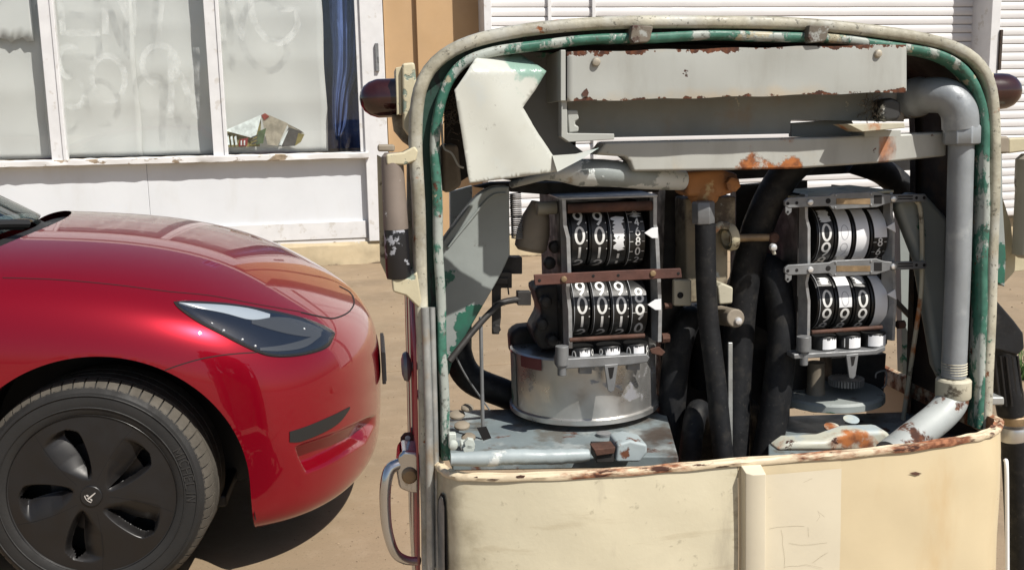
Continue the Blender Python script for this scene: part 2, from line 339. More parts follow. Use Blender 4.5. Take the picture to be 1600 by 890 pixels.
def tag(o, label, cat, group=None, kind=None):
    if label: o['label'] = label
    if cat: o['category'] = cat
    if group: o['group'] = group
    if kind: o['kind'] = kind
    return o
#GLYPHS
def arc(cx, cy, rx, ry, a0, a1, n=20): return [(cx+rx*math.cos(rad(a0+(a1-a0)*i/n)), cy+ry*math.sin(rad(a0+(a1-a0)*i/n))) for i in range(n+1)]
GL = {
 '0': [arc(.5, .5, .40, .5, 0, 360, 28)],
 '1': [[(.5, 0), (.5, 1)]],
 '2': [arc(.5, .72, .38, .28, 165, -25, 14)+[(.12, 0), (.9, 0)]],
 '4': [[(.7, 0), (.7, 1), (.1, .3), (.95, .3)]],
 '6': [arc(.5, .3, .38, .3, 0, 360, 22), [(.13, .36), (.3, .75), (.62, 1)]],
 '8': [arc(.5, .76, .32, .24, 0, 360, 20), arc(.5, .26, .4, .26, 0, 360, 20)],
 '9': [arc(.5, .7, .38, .3, 0, 360, 22), [(.87, .64), (.72, .28), (.36, 0)]],
 'O': [arc(.5, .5, .45, .5, 0, 360, 28)],
 'P': [[(.1, 0), (.1, 1)]+arc(.45, .74, .4, .26, 90, -90, 12)+[(.1, .48)]],
 'E': [[(.9, 1), (.1, 1), (.1, 0), (.9, 0)], [(.1, .5), (.8, .5)]],
 'N': [[(.1, 0), (.1, 1), (.85, 0), (.85, 1)]],
 'I': [[(.6, 1), (.35, 0)]],
 'G': [arc(.5, .5, .45, .5, 40, 330, 22)+[(.9, .45), (.5, .45)]],
 'S': [arc(.5, .74, .38, .26, 30, 250, 14)+arc(.5, .26, .4, .26, 80, -150, 14)],
}
def stroke(mb, line, wd, fn, mi=0):
    """ribbon of width wd along a 2D polyline; fn maps 2D to 3D"""
    closed = (Vector(line[0])-Vector(line[-1])).length < 1e-5; n = len(line); L = []; R = []
    for i in range(n):
        a = line[i-1] if i else (line[-2] if closed else line[0]); b = line[i+1] if i < n-1 else (line[1] if closed else line[-1])
        t = Vector((b[0]-a[0], b[1]-a[1])); t = t.normalized() if t.length > 0 else Vector((1, 0)); nn = Vector((-t.y, t.x))*wd/2
        L.append(fn(line[i][0]+nn.x, line[i][1]+nn.y)); R.append(fn(line[i][0]-nn.x, line[i][1]-nn.y))
    mb.grid([L, R], mi)
def densify(line, step):
    out = [line[0]]
    for a, b in zip(line, line[1:]):
        k = max(1, int(math.hypot(b[0]-a[0], b[1]-a[1])/step))
        for j in range(1, k+1): out.append((a[0]+(b[0]-a[0])*j/k, a[1]+(b[1]-a[1])*j/k))
    return out
#==SETTING
# ------------------------------------------------------------------ ground
SHOPYAW = rad(10)
base = ground_pt(560, 412)
MS = Matrix.Translation(base) @ Matrix.Rotation(SHOPYAW, 4, 'Z')
def W(px, py, yl=0.0): return hit(MS, px, py, yl)
g = MB(); g.add([(-900, -600, -.014), (900, -600, -.014), (900, 900, -.014), (-900, 900, -.014)], [(0, 1, 2, 3)])
ground = g.build('ground', dirtg); ground['kind'] = 'structure'
MSi = MS.inverted()
ja = MSi @ ground_pt(640, 576); jb = MSi @ ground_pt(1400, 532); jy = (ja.y+jb.y)/2
slab_y = [0.32, jy, jy-3.6, jy-7.2, jy-10.8]; sx0 = (MSi @ ground_pt(290, 420)).x; slab_x = [sx0-11, sx0-5.5, sx0, sx0+14]
for i in range(len(slab_y)-1):
    for k in range(len(slab_x)-1):
        m = MB(); a, b, c, d = slab_x[k]+.006, slab_x[k+1]-.006, slab_y[i+1]+.006, slab_y[i]-.006
        m.prism([MS @ Vector(p) for p in ((a, c, -.013), (b, c, -.013), (b, d, -.013), (a, d, -.013))], (0, 0, .013+random.uniform(-.0015, .0015)))
        m.build('concrete_slab', conc, ground, bevel=.004)
# ------------------------------------------------------------------ shop
shop = empty('shop_building', MS, 'white painted shopfront with soaped windows, ochre pillar and roller shutters', 'shop')
XL, XR, ZTOP = -8.5, 10.5, 3.9
def sbox(name, x0, x1, y0, y1, z0, z1, m, parent=shop, bevel=.004):
    b = MB(); b.box(((x0+x1)/2, (y0+y1)/2, (z0+z1)/2), (x1-x0, y1-y0, z1-z0)); return b.build(name, m, parent, bevel=bevel)
zp = W(590, 376, .0).z
zs = W(300, 254, -.06).z
zst = W(300, 244, -.06).z
xpost0, xpost1 = W(566, 130, 0).x, W(602, 130, 0).x
# plinth: uneven bevelled blocks under the wall
xx = XL
while xx < XR:
    wd = random.uniform(1.6, 2.6)
    b = MB(); nseg = 14; rows = []
    for z, y in ((-.02, -.03), (.02, -.028), (zp*.5, -.02), (zp*.86, -.012), (zp, .012), (zp, .3)):
        rows.append([Vector((xx+(wd-.012)*i/nseg, y+random.uniform(-.008, .008), z+(random.uniform(-.008, .004) if z > .03 else 0))) for i in range(nseg+1)])
    b.grid(rows); b.build('plinth_block', plinth_m, shop); xx += wd
# lower wall panels with their joints, skirting
jx = W(232, 300, .05).x; edges = [XL, jx-2.15*2, jx-2.15, jx, xpost0+.02]
for a, b in zip(edges, edges[1:]): sbox('wall_panel', a+.0012, b-.0012, .05, .12, zp+.01, zs, white_wall)
sbox('skirting_board', XL, xpost0-.02, .018, .052, zp+.035, W(400, 351, .02).z, white_frame)
sbox('footing_strip', XL, xpost0+.1, .03, .10, zp-.01, zp+.03, sill_m)
m = MB()   # sill: uneven front edge
rows = []
for y, z in ((.16, zst), (-.05, zst-.005), (-.062, zst-.012), (-.062, zs+.004), (-.055, zs), (.10, zs-.001)):
    rows.append([Vector((XL+(xpost0+.03-XL)*i/120, y+(random.uniform(-.006, .006) if y < 0 else 0), z+random.uniform(-.004, .004))) for i in range(121)])
m.grid(rows); m.build('window_sill', sill_m, shop)
ZW = 3.25
mull = [W(80, 110, 0).x, W(336, 110, 0).x]; mw = .135
pitch = mull[1]-mull[0]; mull = [mull[0]-pitch*2, mull[0]-pitch]+mull
for x in mull:
    sbox('mullion', x-mw/2, x+mw/2, 0, .09, zst-.01, ZW, white_frame)
    sbox('mullion_bead', x+mw/2-.03, x+mw/2+.004, -.014, .001, zst-.01, ZW, white_frame, bevel=.006)
sbox('window_post', xpost0, xpost1, -.03, .25, zp, ZW, white_frame, bevel=.008)
sbox('window_bead', xpost0-.045, xpost0+.001, .0, .09, zst, ZW, white_frame)
sbox('window_head', XL, xpost1, -.03, .25, ZW, ZW+.16, white_frame)
sbox('upper_wall', XL, xpost1, .03, .3, ZW+.16, ZTOP, white_wall)
lx = W(589, 90, -.03); b = MB(); b.box((lx.x, -.045, lx.z), (.035, .03, .27)); b.box((lx.x+.012, -.062, lx.z-.02), (.012, .012, .06)); b.build('latch', steel, shop, bevel=.005)
# window panes, one sheet of glass each, with soaped letters
def letter(parent, ch, px, py, wpx, hpx, wd=.06, slant=0):
    o = W(px, py, .048); sx = wpx*o_scale; sz = hpx*o_scale; b = MB()
    for ln in GL[ch]:
        ln = [(x+random.uniform(-.01, .01)+slant*y, y) for x, y in densify(ln, .12)]
        stroke(b, [(o.x+x*sx, o.z+y*sz) for x, y in ln], wd, lambda x, z: Vector((x, .0477, z)))
    return b.build('painted_letter', soap, parent)
o_scale = (W(400, 100, .05)-W(300, 100, .05)).x/100
pe = mull+[xpost0]; panes = []
for a, bb in zip(pe, pe[1:]):
    b = MB(); x0 = a+mw/2-.01; x1 = (bb-mw/2+.01) if bb != xpost0 else bb-.03
    b.box(((x0+x1)/2, .052, (zst+ZW)/2), (x1-x0, .006, ZW-zst)); panes.append(b.build('window_pane', winglass, shop))
for ch, px, py, wp, hp, pn, sl in (('O', -95, 40, 60, 130, 0, 0), ('P', -20, 40, 60, 130, 0, 0), ('E', 92, 52, 66, 130, 1, 0), ('N', 160, 54, 55, 130, 1, .1), ('I', 225, 74, 55, 140, 1, .2),
                               ('N', 345, 66, 40, 130, 2, .0), ('G', 392, 68, 85, 120, 2, 0), ('S', 92, 168, 46, 94, 1, 0), ('O', 143, 158, 56, 70, 1, 0), ('O', 222, 135, 62, 64, 1, 0), ('N', 262, 184, 52, 110, 1, .15)):
    letter(panes[pn+1], ch, px, py, wp, hp, .055 if ch in 'SO' else .062, sl)
sbox('interior_floor', XL, xpost0, .1, 1.6, zst-.12, zst-.02, dark_room)
sbox('interior_wall', XL, xpost0, 1.6, 1.7, zst-.1, ZW+.1, dark_room)
sbox('interior_ceiling', XL, xpost0, .26, 1.7, ZW+.0, ZW+.1, dark_room)
# ochre pillar: two boards, the right one stands proud
xa, xb, xc = W(604, 60, .02).x, W(652, 60, .0).x, W(760, 60, 0).x
sbox('pillar_board', xa-.02, xb+.05, .06, .2, zp, ZTOP, ochre)
sbox('pillar_board', xb, xc-.02, .0, .2, zp, ZTOP, ochre)
# roller shutters
def slat_mesh(wd, ph):
    b = MB(); prof = [(.0, 0), (-.010, .004), (-.016, ph*.35), (-.013, ph*.7), (-.004, ph*.93), (.004, ph*.95), (.004, 0)]
    b.prism([Vector((-wd/2, y, z)) for y, z in prof], (wd, 0, 0)); return b
def shutter(x0, x1, y, ph, label):
    fr = MB()
    for x in (x0, x1): fr.box((x, y-.02, (zp+3.3)/2), (.05, .09, 3.3-zp))
    fr.box(((x0+x1)/2, y+.02, 3.45), (x1-x0+.1, .22, .3)); fr.box(((x0+x1)/2, y+.03, (zp+3.3)/2), (x1-x0, .012, 3.3-zp))
    p = fr.build('roller_shutter', white_frame, shop, bevel=.004); p['label'] = label
    first = None; n = int((3.28-zp)/ph)
    for i in range(n):
        if first is None: o = slat_mesh(x1-x0-.06, ph).build('slat', shutter_m, p, ang=25); first = o
        else: o = first.copy(); COL.objects.link(o); o.parent = p
        o.location = ((x0+x1)/2+random.uniform(-.003, .003), y+random.uniform(-.002, .002), zp+.01+i*ph)
    return p
s0 = W(764, 40, -.02).x; s1 = W(1546, 60, -.02).x
ph = (W(1200, 0, 0).z-W(1200, 56, 0).z)/4
shutter(s0, s1, .02, ph, 'wide white roller shutter behind the pump')
sbox('shutter_post', s0-.10, s0-.03, -.36, .2, zp, ZTOP, white_frame)
for px in (858, 927):
    x = W(px, 20, 0).x; sbox('guide_rail', x-.018, x+.018, -.03, -.0, zp, 3.3, white_frame)
xq = W(1553, 60, -.3).x
sbox('shutter_post', xq-.055, xq+.055, -.32, .2, zp, ZTOP, white_frame, bevel=.008)
sbox('post_slot', xq+.045, xq+.075, -.345, -.30, W(1555, 110, -.32).z, W(1555, 47, -.32).z, liner)
shutter(xq+.11, xq+3.2, -.10, ph*.98, 'white roller shutter at the right edge')
sbox('upper_wall', xc-.02, XR, .02, .3, 3.3, ZTOP, white_wall)
sbox('end_wall', xq+3.22, XR, .02, .3, zp, 3.3, white_wall)
sbox('parapet', XL, XR, -.04, .34, ZTOP, ZTOP+.12, white_frame)
# papers behind the glass
def paper(px0, px1, ztop, zbot, label, y=.20, folds=4, curl=.0):
    x0, x1 = W(px0, 120, y).x, W(px1, 120, y).x; rows = []; nz = 40; nx = 16
    for j in range(nz+1):
        z = zbot+(ztop-zbot)*j/nz
        rows.append([Vector((x0+(x1-x0)*i/nx+.006*math.sin(z*7+i), y+.006*math.sin(i*.7+z*3)+.010*abs(math.sin(z*folds*1.9+px0))+curl*(i/nx)**2*math.exp(-((z-zst)/.5)**2), z)) for i in range(nx+1)])
    b = MB(); b.grid(rows); o = b.build('paper_sheet', paper_m, None, solid=.0015, ang=80); o.matrix_world = MS
    return tag(o, label, 'paper', 'papers covering the shop window')
zb = zst+.01
paper(-290, -98, ZW-.05, zb, 'pale paper sheet at the far left of the shop window')
paper(-92, 98, ZW-.05, zb, 'pale paper sheet left of the first white mullion')
paper(66, 214, ZW-.05, zb, 'creased paper sheet in the middle pane, left of the overlap', y=.185)
paper(205, 350, ZW-.05, zb, 'plain paper sheet in the middle pane beside the second mullion', y=.215)
paper(330, 508, ZW-.05, zb, 'pale paper sheet behind the crumpled leaflet', y=.21, curl=.02)
# loose grit on the concrete
b = MB()
for _ in range(1400):
    q = ground_pt(random.uniform(380, 1650), random.uniform(425, 900)); r = random.uniform(.0006, .0016)*q.y; a = random.uniform(0, 6.3)
    vs = [q+Vector((math.cos(a+k*2.09)*r*random.uniform(.6, 1.2), math.sin(a+k*2.09)*r*random.uniform(.6, 1.2), .001)) for k in range(3)]+[q+Vector((0, 0, r*.8))]
    b.add(vs, [(0, 1, 3), (1, 2, 3), (2, 0, 3)])
o = b.build('grit', mat('brown_grit', (.24, .18, .115), .9, var=.5, vscale=30), None, smooth=False); tag(o, 'scattered brown grit lying on the concrete', 'grit', kind='stuff')
# short torn flap over the left sheet
x0, x1 = W(-92, 60, .165).x, W(54, 60, .165).x; zt = W(20, 63, .165).z; rows = []
for j in range(9):
    t = j/8; rows.append([Vector((x0+(x1-x0)*i/24, .166-.02*(1-t)**2, zt+(ZW-.1-zt)*t+(.02*math.sin(i*1.3)+.012*math.sin(i*3.1))*(1-t))) for i in range(25)])
b = MB(); b.grid(rows); o = b.build('paper_sheet', paper_m, None, solid=.0015); o.matrix_world = MS; tag(o, 'torn upper paper flap hanging over the left sheet', 'paper', 'papers covering the shop window')
# blue cloth hanging at the right end of the window
def cloth_edge(z, side):
    return (512 if side == 0 else 556)
rows = []
pl = [(0, 515, 562), (35, 516, 562), (62, 519, 560), (110, 520, 558), (150, 519, 546), (190, 520, 541), (207, 523, 535), (212, 526, 532)]
pl = [(-330, 505, 566)]+pl
for (py, a, c), k in zip(pl, range(99)):
    rows.append([Vector((W(a+(c-a)*i/30, py, .2).x, .16+.035*math.sin(i*.62+k*.25)+.02*math.sin(i*1.35+k*.6)-.05*math.exp(-((i-8-k*.5)/4)**2), W(530, py, .2).z)) for i in range(31)])
cols = [crom([r[i] for r in rows], 6) for i in range(31)]
b = MB(); b.grid(cols); o = b.build('hanging_cloth', cloth_m, None, solid=.003, ang=80); o.matrix_world = MS
tag(o, 'dark blue cloth hanging bunched beside the white window post', 'cloth')
rows = [[Vector((W(505+60*i/20, py, .45).x, .45+.03*math.sin(i*.9), W(530, py, .45).z)) for i in range(21)] for py in (-330, -100, 50, 150, 232)]
b = MB(); b.grid(rows); o = b.build('curtain', cloth_m, None, solid=.003, ang=80); o.matrix_world = MS; tag(o, 'navy curtain behind the bunched blue cloth', 'curtain')
# crumpled leaflet lying on the sill inside
lf = [mat('leaflet_'+n, c, .45, var=.25, vscale=14) for n, c in (('white', (.62, .68, .68)), ('print', (.20, .17, .07)), ('photo', (.33, .30, .24)), ('dark', (.06, .06, .06)), ('red', (.22, .045, .035)), ('yellow', (.20, .17, .06)), ('green', (.07, .11, .055)))]
def Lp(px, py, y): return W(px, py, y)
b = MB()
def fold(pts, mi): b.prism([Lp(*p) for p in pts], (0, .004, 0), mi)
fold([(351, 204, .075), (409, 179, .10), (399, 217, .085)], 0)
fold([(350, 208, .11), (408, 184, .13), (406, 229, .12), (350, 230, .10)], 1)
for x in (354, 360, 366): fold([(x, 214, .082), (x+3, 212, .081), (x+5, 226, .081), (x+2, 227, .082)], 0)
fold([(374, 218, .082), (388, 215, .08), (386, 228, .08), (373, 229, .082)], 4)
for x in (376, 381): fold([(x, 220, .079), (x+2, 219, .079), (x+2, 227, .079), (x, 227, .079)], 0)
fold([(392, 220, .082), (402, 209, .08), (402, 226, .08), (391, 228, .082)], 5)
for y in (214, 219, 224): fold([(393, y, .078), (403, y-4, .077), (403, y-2, .077), (393, y+2, .078)], 3)
fold([(403, 206, .078), (416, 200, .078), (411, 224, .078), (400, 226, .078)], 6)
fold([(408, 180, .10), (414, 177, .10), (450, 193, .085), (434, 228, .08), (418, 226, .09)], 2)
fold([(408, 180, .095), (414, 177, .095), (421, 182, .09), (413, 188, .09)], 4)
fold([(451, 199, .082), (472, 206, .09), (461, 228, .085), (436, 229, .078)], 3)
fold([(466, 208, .084), (476, 210, .084), (470, 222, .082), (461, 228, .08)], 5)
fold([(448, 193, .095), (470, 204, .10), (476, 209, .11), (455, 208, .10)], 2)
fold([(436, 226, .075), (447, 207, .078), (451, 203, .078), (440, 228, .074)], 0)
o = b.build('crumpled_leaflet', lf, None, smooth=False); o.matrix_world = MS; tag(o, 'crumpled printed leaflet lying on the window sill', 'leaflet')
#==CAR
# ------------------------------------------------------------------ car
CARYAW = rad(8)
_wp = CPOS + ray(144, 773)*2.86
_fy = Vector((-math.sin(CARYAW), math.cos(CARYAW), 0))
MC = Matrix.Translation(Vector((_wp.x, _wp.y, 0))+_fy*.90) @ Matrix.Rotation(CARYAW, 4, 'Z')
car = empty('parked_car', MC, 'glossy deep red electric car nosing in from the left', 'car')
def Cp(px, py, yl): return hit(MC, px, py, yl)
ROWS = [
 [(-3.72,-.70,.30),(-3.3,-.78,.20),(-2.4,-.80,.16),(-1.5,-.80,.16),(-.95,-.80,.16),(-.6,-.80,.16),(-.3,-.80,.16),(0,-.80,.16),(.25,-.80,.16),(.40,-.78,.15),(.54,-.68,.135),(.65,-.50,.13),(.72,-.26,.13),(.74,0,.13)],
 [(-3.76,-.72,.34),(-3.3,-.86,.22),(-2.4,-.885,.19),(-1.5,-.885,.185),(-.95,-.885,.185),(-.6,-.90,.185),(-.3,-.905,.185),(0,-.91,.185),(.25,-.91,.18),(.44,-.885,.175),(.605,-.785,.165),(.735,-.58,.16),(.81,-.295,.16),(.83,0,.16)],
 [(-3.80,-.74,.45),(-3.3,-.89,.36),(-2.4,-.915,.33),(-1.5,-.905,.33),(-.95,-.905,.33),(-.6,-.92,.33),(-.3,-.925,.33),(0,-.93,.33),(.25,-.925,.33),(.45,-.90,.31),(.61,-.805,.29),(.745,-.60,.28),(.82,-.3,.28),(.842,0,.28)],
 [(-3.82,-.74,.6),(-3.3,-.90,.55),(-2.4,-.935,.52),(-1.5,-.92,.5),(-.95,-.92,.5),(-.6,-.925,.5),(-.3,-.935,.5),(0,-.94,.5),(.25,-.935,.5),(.45,-.905,.48),(.61,-.81,.46),(.75,-.60,.45),(.83,-.3,.45),(.852,0,.45)],
 [(-3.80,-.72,.75),(-3.3,-.88,.76),(-2.4,-.94,.76),(-1.5,-.925,.74),(-.95,-.915,.73),(-.6,-.92,.73),(-.3,-.93,.74),(0,-.94,.75),(.25,-.93,.71),(.44,-.895,.65),(.605,-.80,.605),(.74,-.59,.59),(.82,-.3,.58),(.845,0,.58)],
 [(-3.74,-.68,.92),(-3.3,-.82,.93),(-2.4,-.89,.91),(-1.5,-.90,.89),(-.95,-.89,.88),(-.6,-.895,.875),(-.3,-.905,.87),(0,-.905,.855),(.25,-.895,.81),(.425,-.86,.765),(.58,-.77,.71),(.71,-.57,.695),(.785,-.29,.68),(.805,0,.675)],
 [(-3.6,-.62,1.0),(-3.2,-.76,1.02),(-2.4,-.83,1.02),(-1.5,-.845,1.01),(-.95,-.83,.985),(-.6,-.825,.98),(-.3,-.825,.97),(0,-.82,.948),(.25,-.815,.892),(.405,-.785,.838),(.525,-.70,.785),(.635,-.52,.77),(.705,-.27,.755),(.725,0,.745)],
]
TOP = [  # rows k = 1..3 for the columns before the nose corner
 [(-3.55,-.42,1.03),(-3.2,-.5,1.05),(-2.4,-.56,1.06),(-1.5,-.58,1.06),(-.95,-.6,1.06),(-.6,-.61,1.046),(-.3,-.61,1.032),(0,-.605,1.008),(.275,-.595,.950),(.455,-.565,.872)],
 [(-3.52,-.2,1.04),(-3.2,-.28,1.06),(-2.4,-.3,1.08),(-1.5,-.3,1.08),(-.95,-.32,1.095),(-.6,-.32,1.083),(-.3,-.32,1.067),(0,-.315,1.043),(.295,-.31,.980),(.51,-.295,.880)],
 [(-3.5,0,1.04),(-3.2,0,1.06),(-2.4,0,1.085),(-1.5,0,1.085),(-.95,0,1.105),(-.6,0,1.094),(-.3,0,1.078),(0,0,1.054),(.30,0,.988),(.525,0,.880)],
]
cg = MB(); NC = 10
cg.grid([[Vector(p) for p in r] for r in ROWS])
topr = [[Vector(p) for p in ROWS[6][:NC+1]]]+[[Vector(p) for p in TOP[k]]+[Vector(ROWS[6][NC+1+k])] for k in range(3)]
cg.grid(topr)
me = bpy.data.meshes.new('cage'); me.from_pydata([tuple(v) for v in cg.v], [], cg.f)
bm = bmesh.new(); bm.from_mesh(me); bmesh.ops.remove_doubles(bm, verts=bm.verts, dist=1e-4)
geom = bmesh.ops.duplicate(bm, geom=bm.verts[:]+bm.edges[:]+bm.faces[:])['geom']
for v in geom:
    if isinstance(v, bmesh.types.BMVert): v.co.y = -v.co.y
bmesh.ops.remove_doubles(bm, verts=bm.verts, dist=1e-4); bmesh.ops.recalc_face_normals(bm, faces=bm.faces); bm.to_mesh(me); bm.free()
tmp = bpy.data.objects.new('cage', me); COL.objects.link(tmp); md = tmp.modifiers.new('s', 'SUBSURF'); md.levels = 5; md.render_levels = 5; md.boundary_smooth = 'PRESERVE_CORNERS'
dg = bpy.context.evaluated_depsgraph_get(); bme = bpy.data.meshes.new_from_object(tmp.evaluated_get(dg)); bpy.data.objects.remove(tmp)
bm = bmesh.new(); bm.from_mesh(bme)
cen = sum((v.co for v in bm.verts), Vector())/len(bm.verts)
bmesh.ops.recalc_face_normals(bm, faces=bm.faces)
fr = max(bm.faces, key=lambda f: f.calc_center_median().x)
if fr.normal.x < 0: bmesh.ops.reverse_faces(bm, faces=bm.faces)
bm.normal_update()
MCi = MC.inverted(); MC3 = MC.to_3x3()
def to_px(p):
    v = MC @ p - CPOS; d = v.dot(CF); return 800+FPX*v.dot(CR)/d, 445-FPX*v.dot(CU)/d
def inside(poly, x, y):
    c = False; n = len(poly)
    for i in range(n):
        x1, y1 = poly[i]; x2, y2 = poly[i-1]
        if (y1 > y) != (y2 > y) and x < (x2-x1)*(y-y1)/(y2-y1)+x1: c = not c
    return c
def pdist(poly, x, y):
    best = 1e9; n = len(poly)
    for i in range(n):
        ax, ay = poly[i-1]; bx, by = poly[i]; dx, dy = bx-ax, by-ay; t = max(0, min(1, ((x-ax)*dx+(y-ay)*dy)/(dx*dx+dy*dy+1e-9)))
        best = min(best, math.hypot(ax+dx*t-x, ay+dy*t-y))
    return best
# lower intake recess pressed into the bumper (mirrored on the far side)
INT = [(460, 697), (472, 691), (530, 671), (575, 650), (588, 647), (588, 664), (572, 692), (540, 712), (505, 730), (478, 740), (466, 716)]
xs = [p[0] for p in INT]; ys = [p[1] for p in INT]
dents = {}
for v in bm.verts:
    if v.co.x > .35 and v.co.y < -.1 and v.co.z < .5:
        x, y = to_px(v.co)
        if min(xs) < x < max(xs) and min(ys) < y < max(ys) and inside(INT, x, y):
            t = min(1, pdist(INT, x, y)/12); dents[(round(v.co.x, 4), round(abs(v.co.y), 4), round(v.co.z, 4))] = .045*t*t*(3-2*t)
for v in bm.verts:
    k = dents.get((round(v.co.x, 4), round(abs(v.co.y), 4), round(v.co.z, 4)))
    if k: v.co -= v.normal*k
# wheel arches
ARCHES = [(.03, .335, .412), (-2.86, .335, .40)]
for ax, az, ar in ARCHES:
    dele = [f for f in bm.faces if abs(f.calc_center_median().y) > .6 and any(math.hypot(v.co.x-ax, v.co.z-az) < ar for v in f.verts)]
    dele += [f for f in bm.faces if abs(f.calc_center_median().y) > .6 and f.calc_center_median().z < az and abs(f.calc_center_median().x-ax) < ar-.004]
    dele = list(set(dele)); bmesh.ops.delete(bm, geom=dele, context='FACES')
    bm.edges.ensure_lookup_table()
    be = [e for e in bm.edges if e.is_boundary and all(abs(v.co.y) > .55 and abs(math.hypot(v.co.x-ax, max(v.co.z, az)-az)-ar) < .04 for v in e.verts)]
    for v in set(v for e in be for v in e.verts):
        if v.co.z >= az:
            d = Vector((v.co.x-ax, 0, v.co.z-az)); d.normalize(); v.co.x = ax+d.x*ar; v.co.z = az+d.z*ar
        else: v.co.x = ax+math.copysign(ar, v.co.x-ax)
    ex = bmesh.ops.extrude_edge_only(bm, edges=be)['geom']
    for v in ex:
        if isinstance(v, bmesh.types.BMVert): v.co.y *= .955; v.co.z -= .004
# hood rear edge and cowl
bvh0 = BVHTree.FromBMesh(bm)
def body_hit(bv, px, py):
    o = MCi @ CPOS; d = (MCi.to_3x3() @ ray(px, py)).normalized()
    p, n, i, dist = bv.ray_cast(o, d); return p, n
hx = []
for q in ((2, 398), (50, 383), (85, 368), (103, 356), (107, 345)):
    p, n = body_hit(bvh0, *q)
    if p: hx.append((abs(p.y), p.x, p.y))
print('HOOD EDGE', [tuple(round(c, 3) for c in h) for h in hx])
def hood_x(y): return -.235-.40*(y+.2)**2
dele = [f for f in bm.faces if f.calc_center_median().z > .93 and f.normal.z > .75 and f.calc_center_median().x < hood_x(f.calc_center_median().y) and abs(f.calc_center_median().y) < .765 and f.calc_center_median().x > -3.1]
bmesh.ops.delete(bm, geom=dele, context='FACES')
for e in [e for e in bm.edges if e.is_boundary]:
    for v in e.verts:
        if v.co.z > .9 and -1.2 < v.co.x < 0 and abs(v.co.y) < .76: v.co.x = hood_x(v.co.y)
bmesh.ops.remove_doubles(bm, verts=bm.verts, dist=1e-5)
bm.normal_update(); bvh = BVHTree.FromBMesh(bm)
bme.clear_geometry(); bm.to_mesh(bme); bm.free(); bme.materials.clear(); bme.materials.append(carred)
bme.polygons.foreach_set('use_smooth', [True]*len(bme.polygons)); bme.set_sharp_from_angle(angle=rad(50))
body = bpy.data.objects.new('body', bme); COL.objects.link(body); body.parent = car
def cast(px, py, off):
    p, n = body_hit(bvh, px, py)
    if p is None: return None
    return p + n*off
def spline2(pts, n=8, closed=False): return [(v.x, v.y) for v in crom([Vector((x, y, 0)) for x, y in pts], n, closed)]
def patch(name, upper, lower, off, m, parent, skirt=.004, nx=60, ny=14, bulge=0):
    """panel lying on the car body between an upper and a lower outline"""
    up = spline2(upper); lo = spline2(lower)
    def at(c, x):
        for a, b in zip(c, c[1:]):
            if a[0] <= x <= b[0]: return a[1]+(b[1]-a[1])*(x-a[0])/max(1e-6, b[0]-a[0])
        return c[0][1] if x < c[0][0] else c[-1][1]
    x0, x1 = upper[0][0], upper[-1][0]; b = MB(); rows = []
    for j in range(-1, ny+2):
        r = []
        for i in range(nx+1):
            x = x0+(x1-x0)*(.5-.5*math.cos(math.pi*i/nx)); a, c = at(up, x), at(lo, x); jj = min(max(j, 0), ny)
            if c < a: a = c = (a+c)/2
            o = off+bulge*4*(jj/ny)*(1-jj/ny)
            if j in (-1, ny+1): o = -skirt
            p = cast(x, a+(c-a)*jj/ny, o)
            if p is None: p = r[-1] if r else (rows[-1][i] if rows else Vector((.5, -.7, .5)))
            r.append(p)
        rows.append(r)
    b.grid(rows); return b.build(name, m, parent, ang=60)
def seam(name, pts, wpx, off=.0008, m=None):
    ln = spline2(pts, 10); b = MB()
    L = []; R = []
    for i in range(len(ln)):
        a = ln[max(0, i-1)]; c = ln[min(len(ln)-1, i+1)]; t = Vector((c[0]-a[0], c[1]-a[1])).normalized(); nn = Vector((-t.y, t.x))*wpx/2
        p, q = cast(ln[i][0]+nn.x, ln[i][1]+nn.y, off), cast(ln[i][0]-nn.x, ln[i][1]-nn.y, off)
        if p and q and (p-q).length < .06: L.append(p); R.append(q)
    if len(L) > 2:
        b.grid([L, R]); return b.build(name, m or gap_m, car)
def mirror(o):
    """the same part on the far side"""
    c = o.copy(); c.data = o.data.copy(); c.data.transform(Matrix.Scale(-1, 4, (0, 1, 0))); c.data.flip_normals(); COL.objects.link(c); c.parent = o.parent; return c
# headlight
HU = [(271, 472), (300, 471), (350, 474), (400, 481), (450, 491), (490, 503), (515, 514), (523, 522)]
HL = [(271, 472), (280, 483), (310, 504), (350, 525), (390, 545), (420, 556), (455, 557), (490, 551), (513, 541), (523, 522)]
hl = patch('headlight', HU, HL, .0030, gap_m, car)
def sub(u, d): return [(x, y+d) for x, y in u]
patch('lamp_housing', [(277, 475), (300, 475), (350, 478), (400, 485), (450, 495), (490, 507), (511, 517), (518, 523)], [(277, 475), (284, 482), (312, 500), (352, 521), (392, 541), (421, 552), (455, 553), (488, 547), (508, 538), (518, 523)], .0042, lampdark, hl)
patch('light_guide', [(279, 475), (300, 475.5), (350, 478.5), (390, 484), (420, 492)], [(279, 475.6), (300, 481), (350, 491), (390, 501), (420, 498)], .0058, lampwhite, hl, nx=40, ny=6, bulge=.003)
patch('reflector', [(392, 500), (425, 497), (455, 499), (485, 508), (503, 516)], [(392, 507), (425, 517), (455, 524), (485, 527), (503, 518)], .0056, lampgrey, hl, nx=30, ny=6)
patch('reflector', [(405, 544), (440, 540), (475, 531), (500, 520)], [(405, 548), (440, 549), (475, 543), (500, 526)], .0056, lampgrey, hl, nx=30, ny=5)
patch('lens', [(274, 473), (300, 472.5), (350, 475.5), (400, 482.5), (450, 492.5), (490, 504.5), (513, 515), (521, 522)], [(274, 473.4), (282, 483), (311, 502.5), (351, 523.5), (391, 543.5), (420, 554.5), (455, 555.5), (489, 549.5), (511, 540), (521, 522)], .0085, lensglass, hl, bulge=.006)
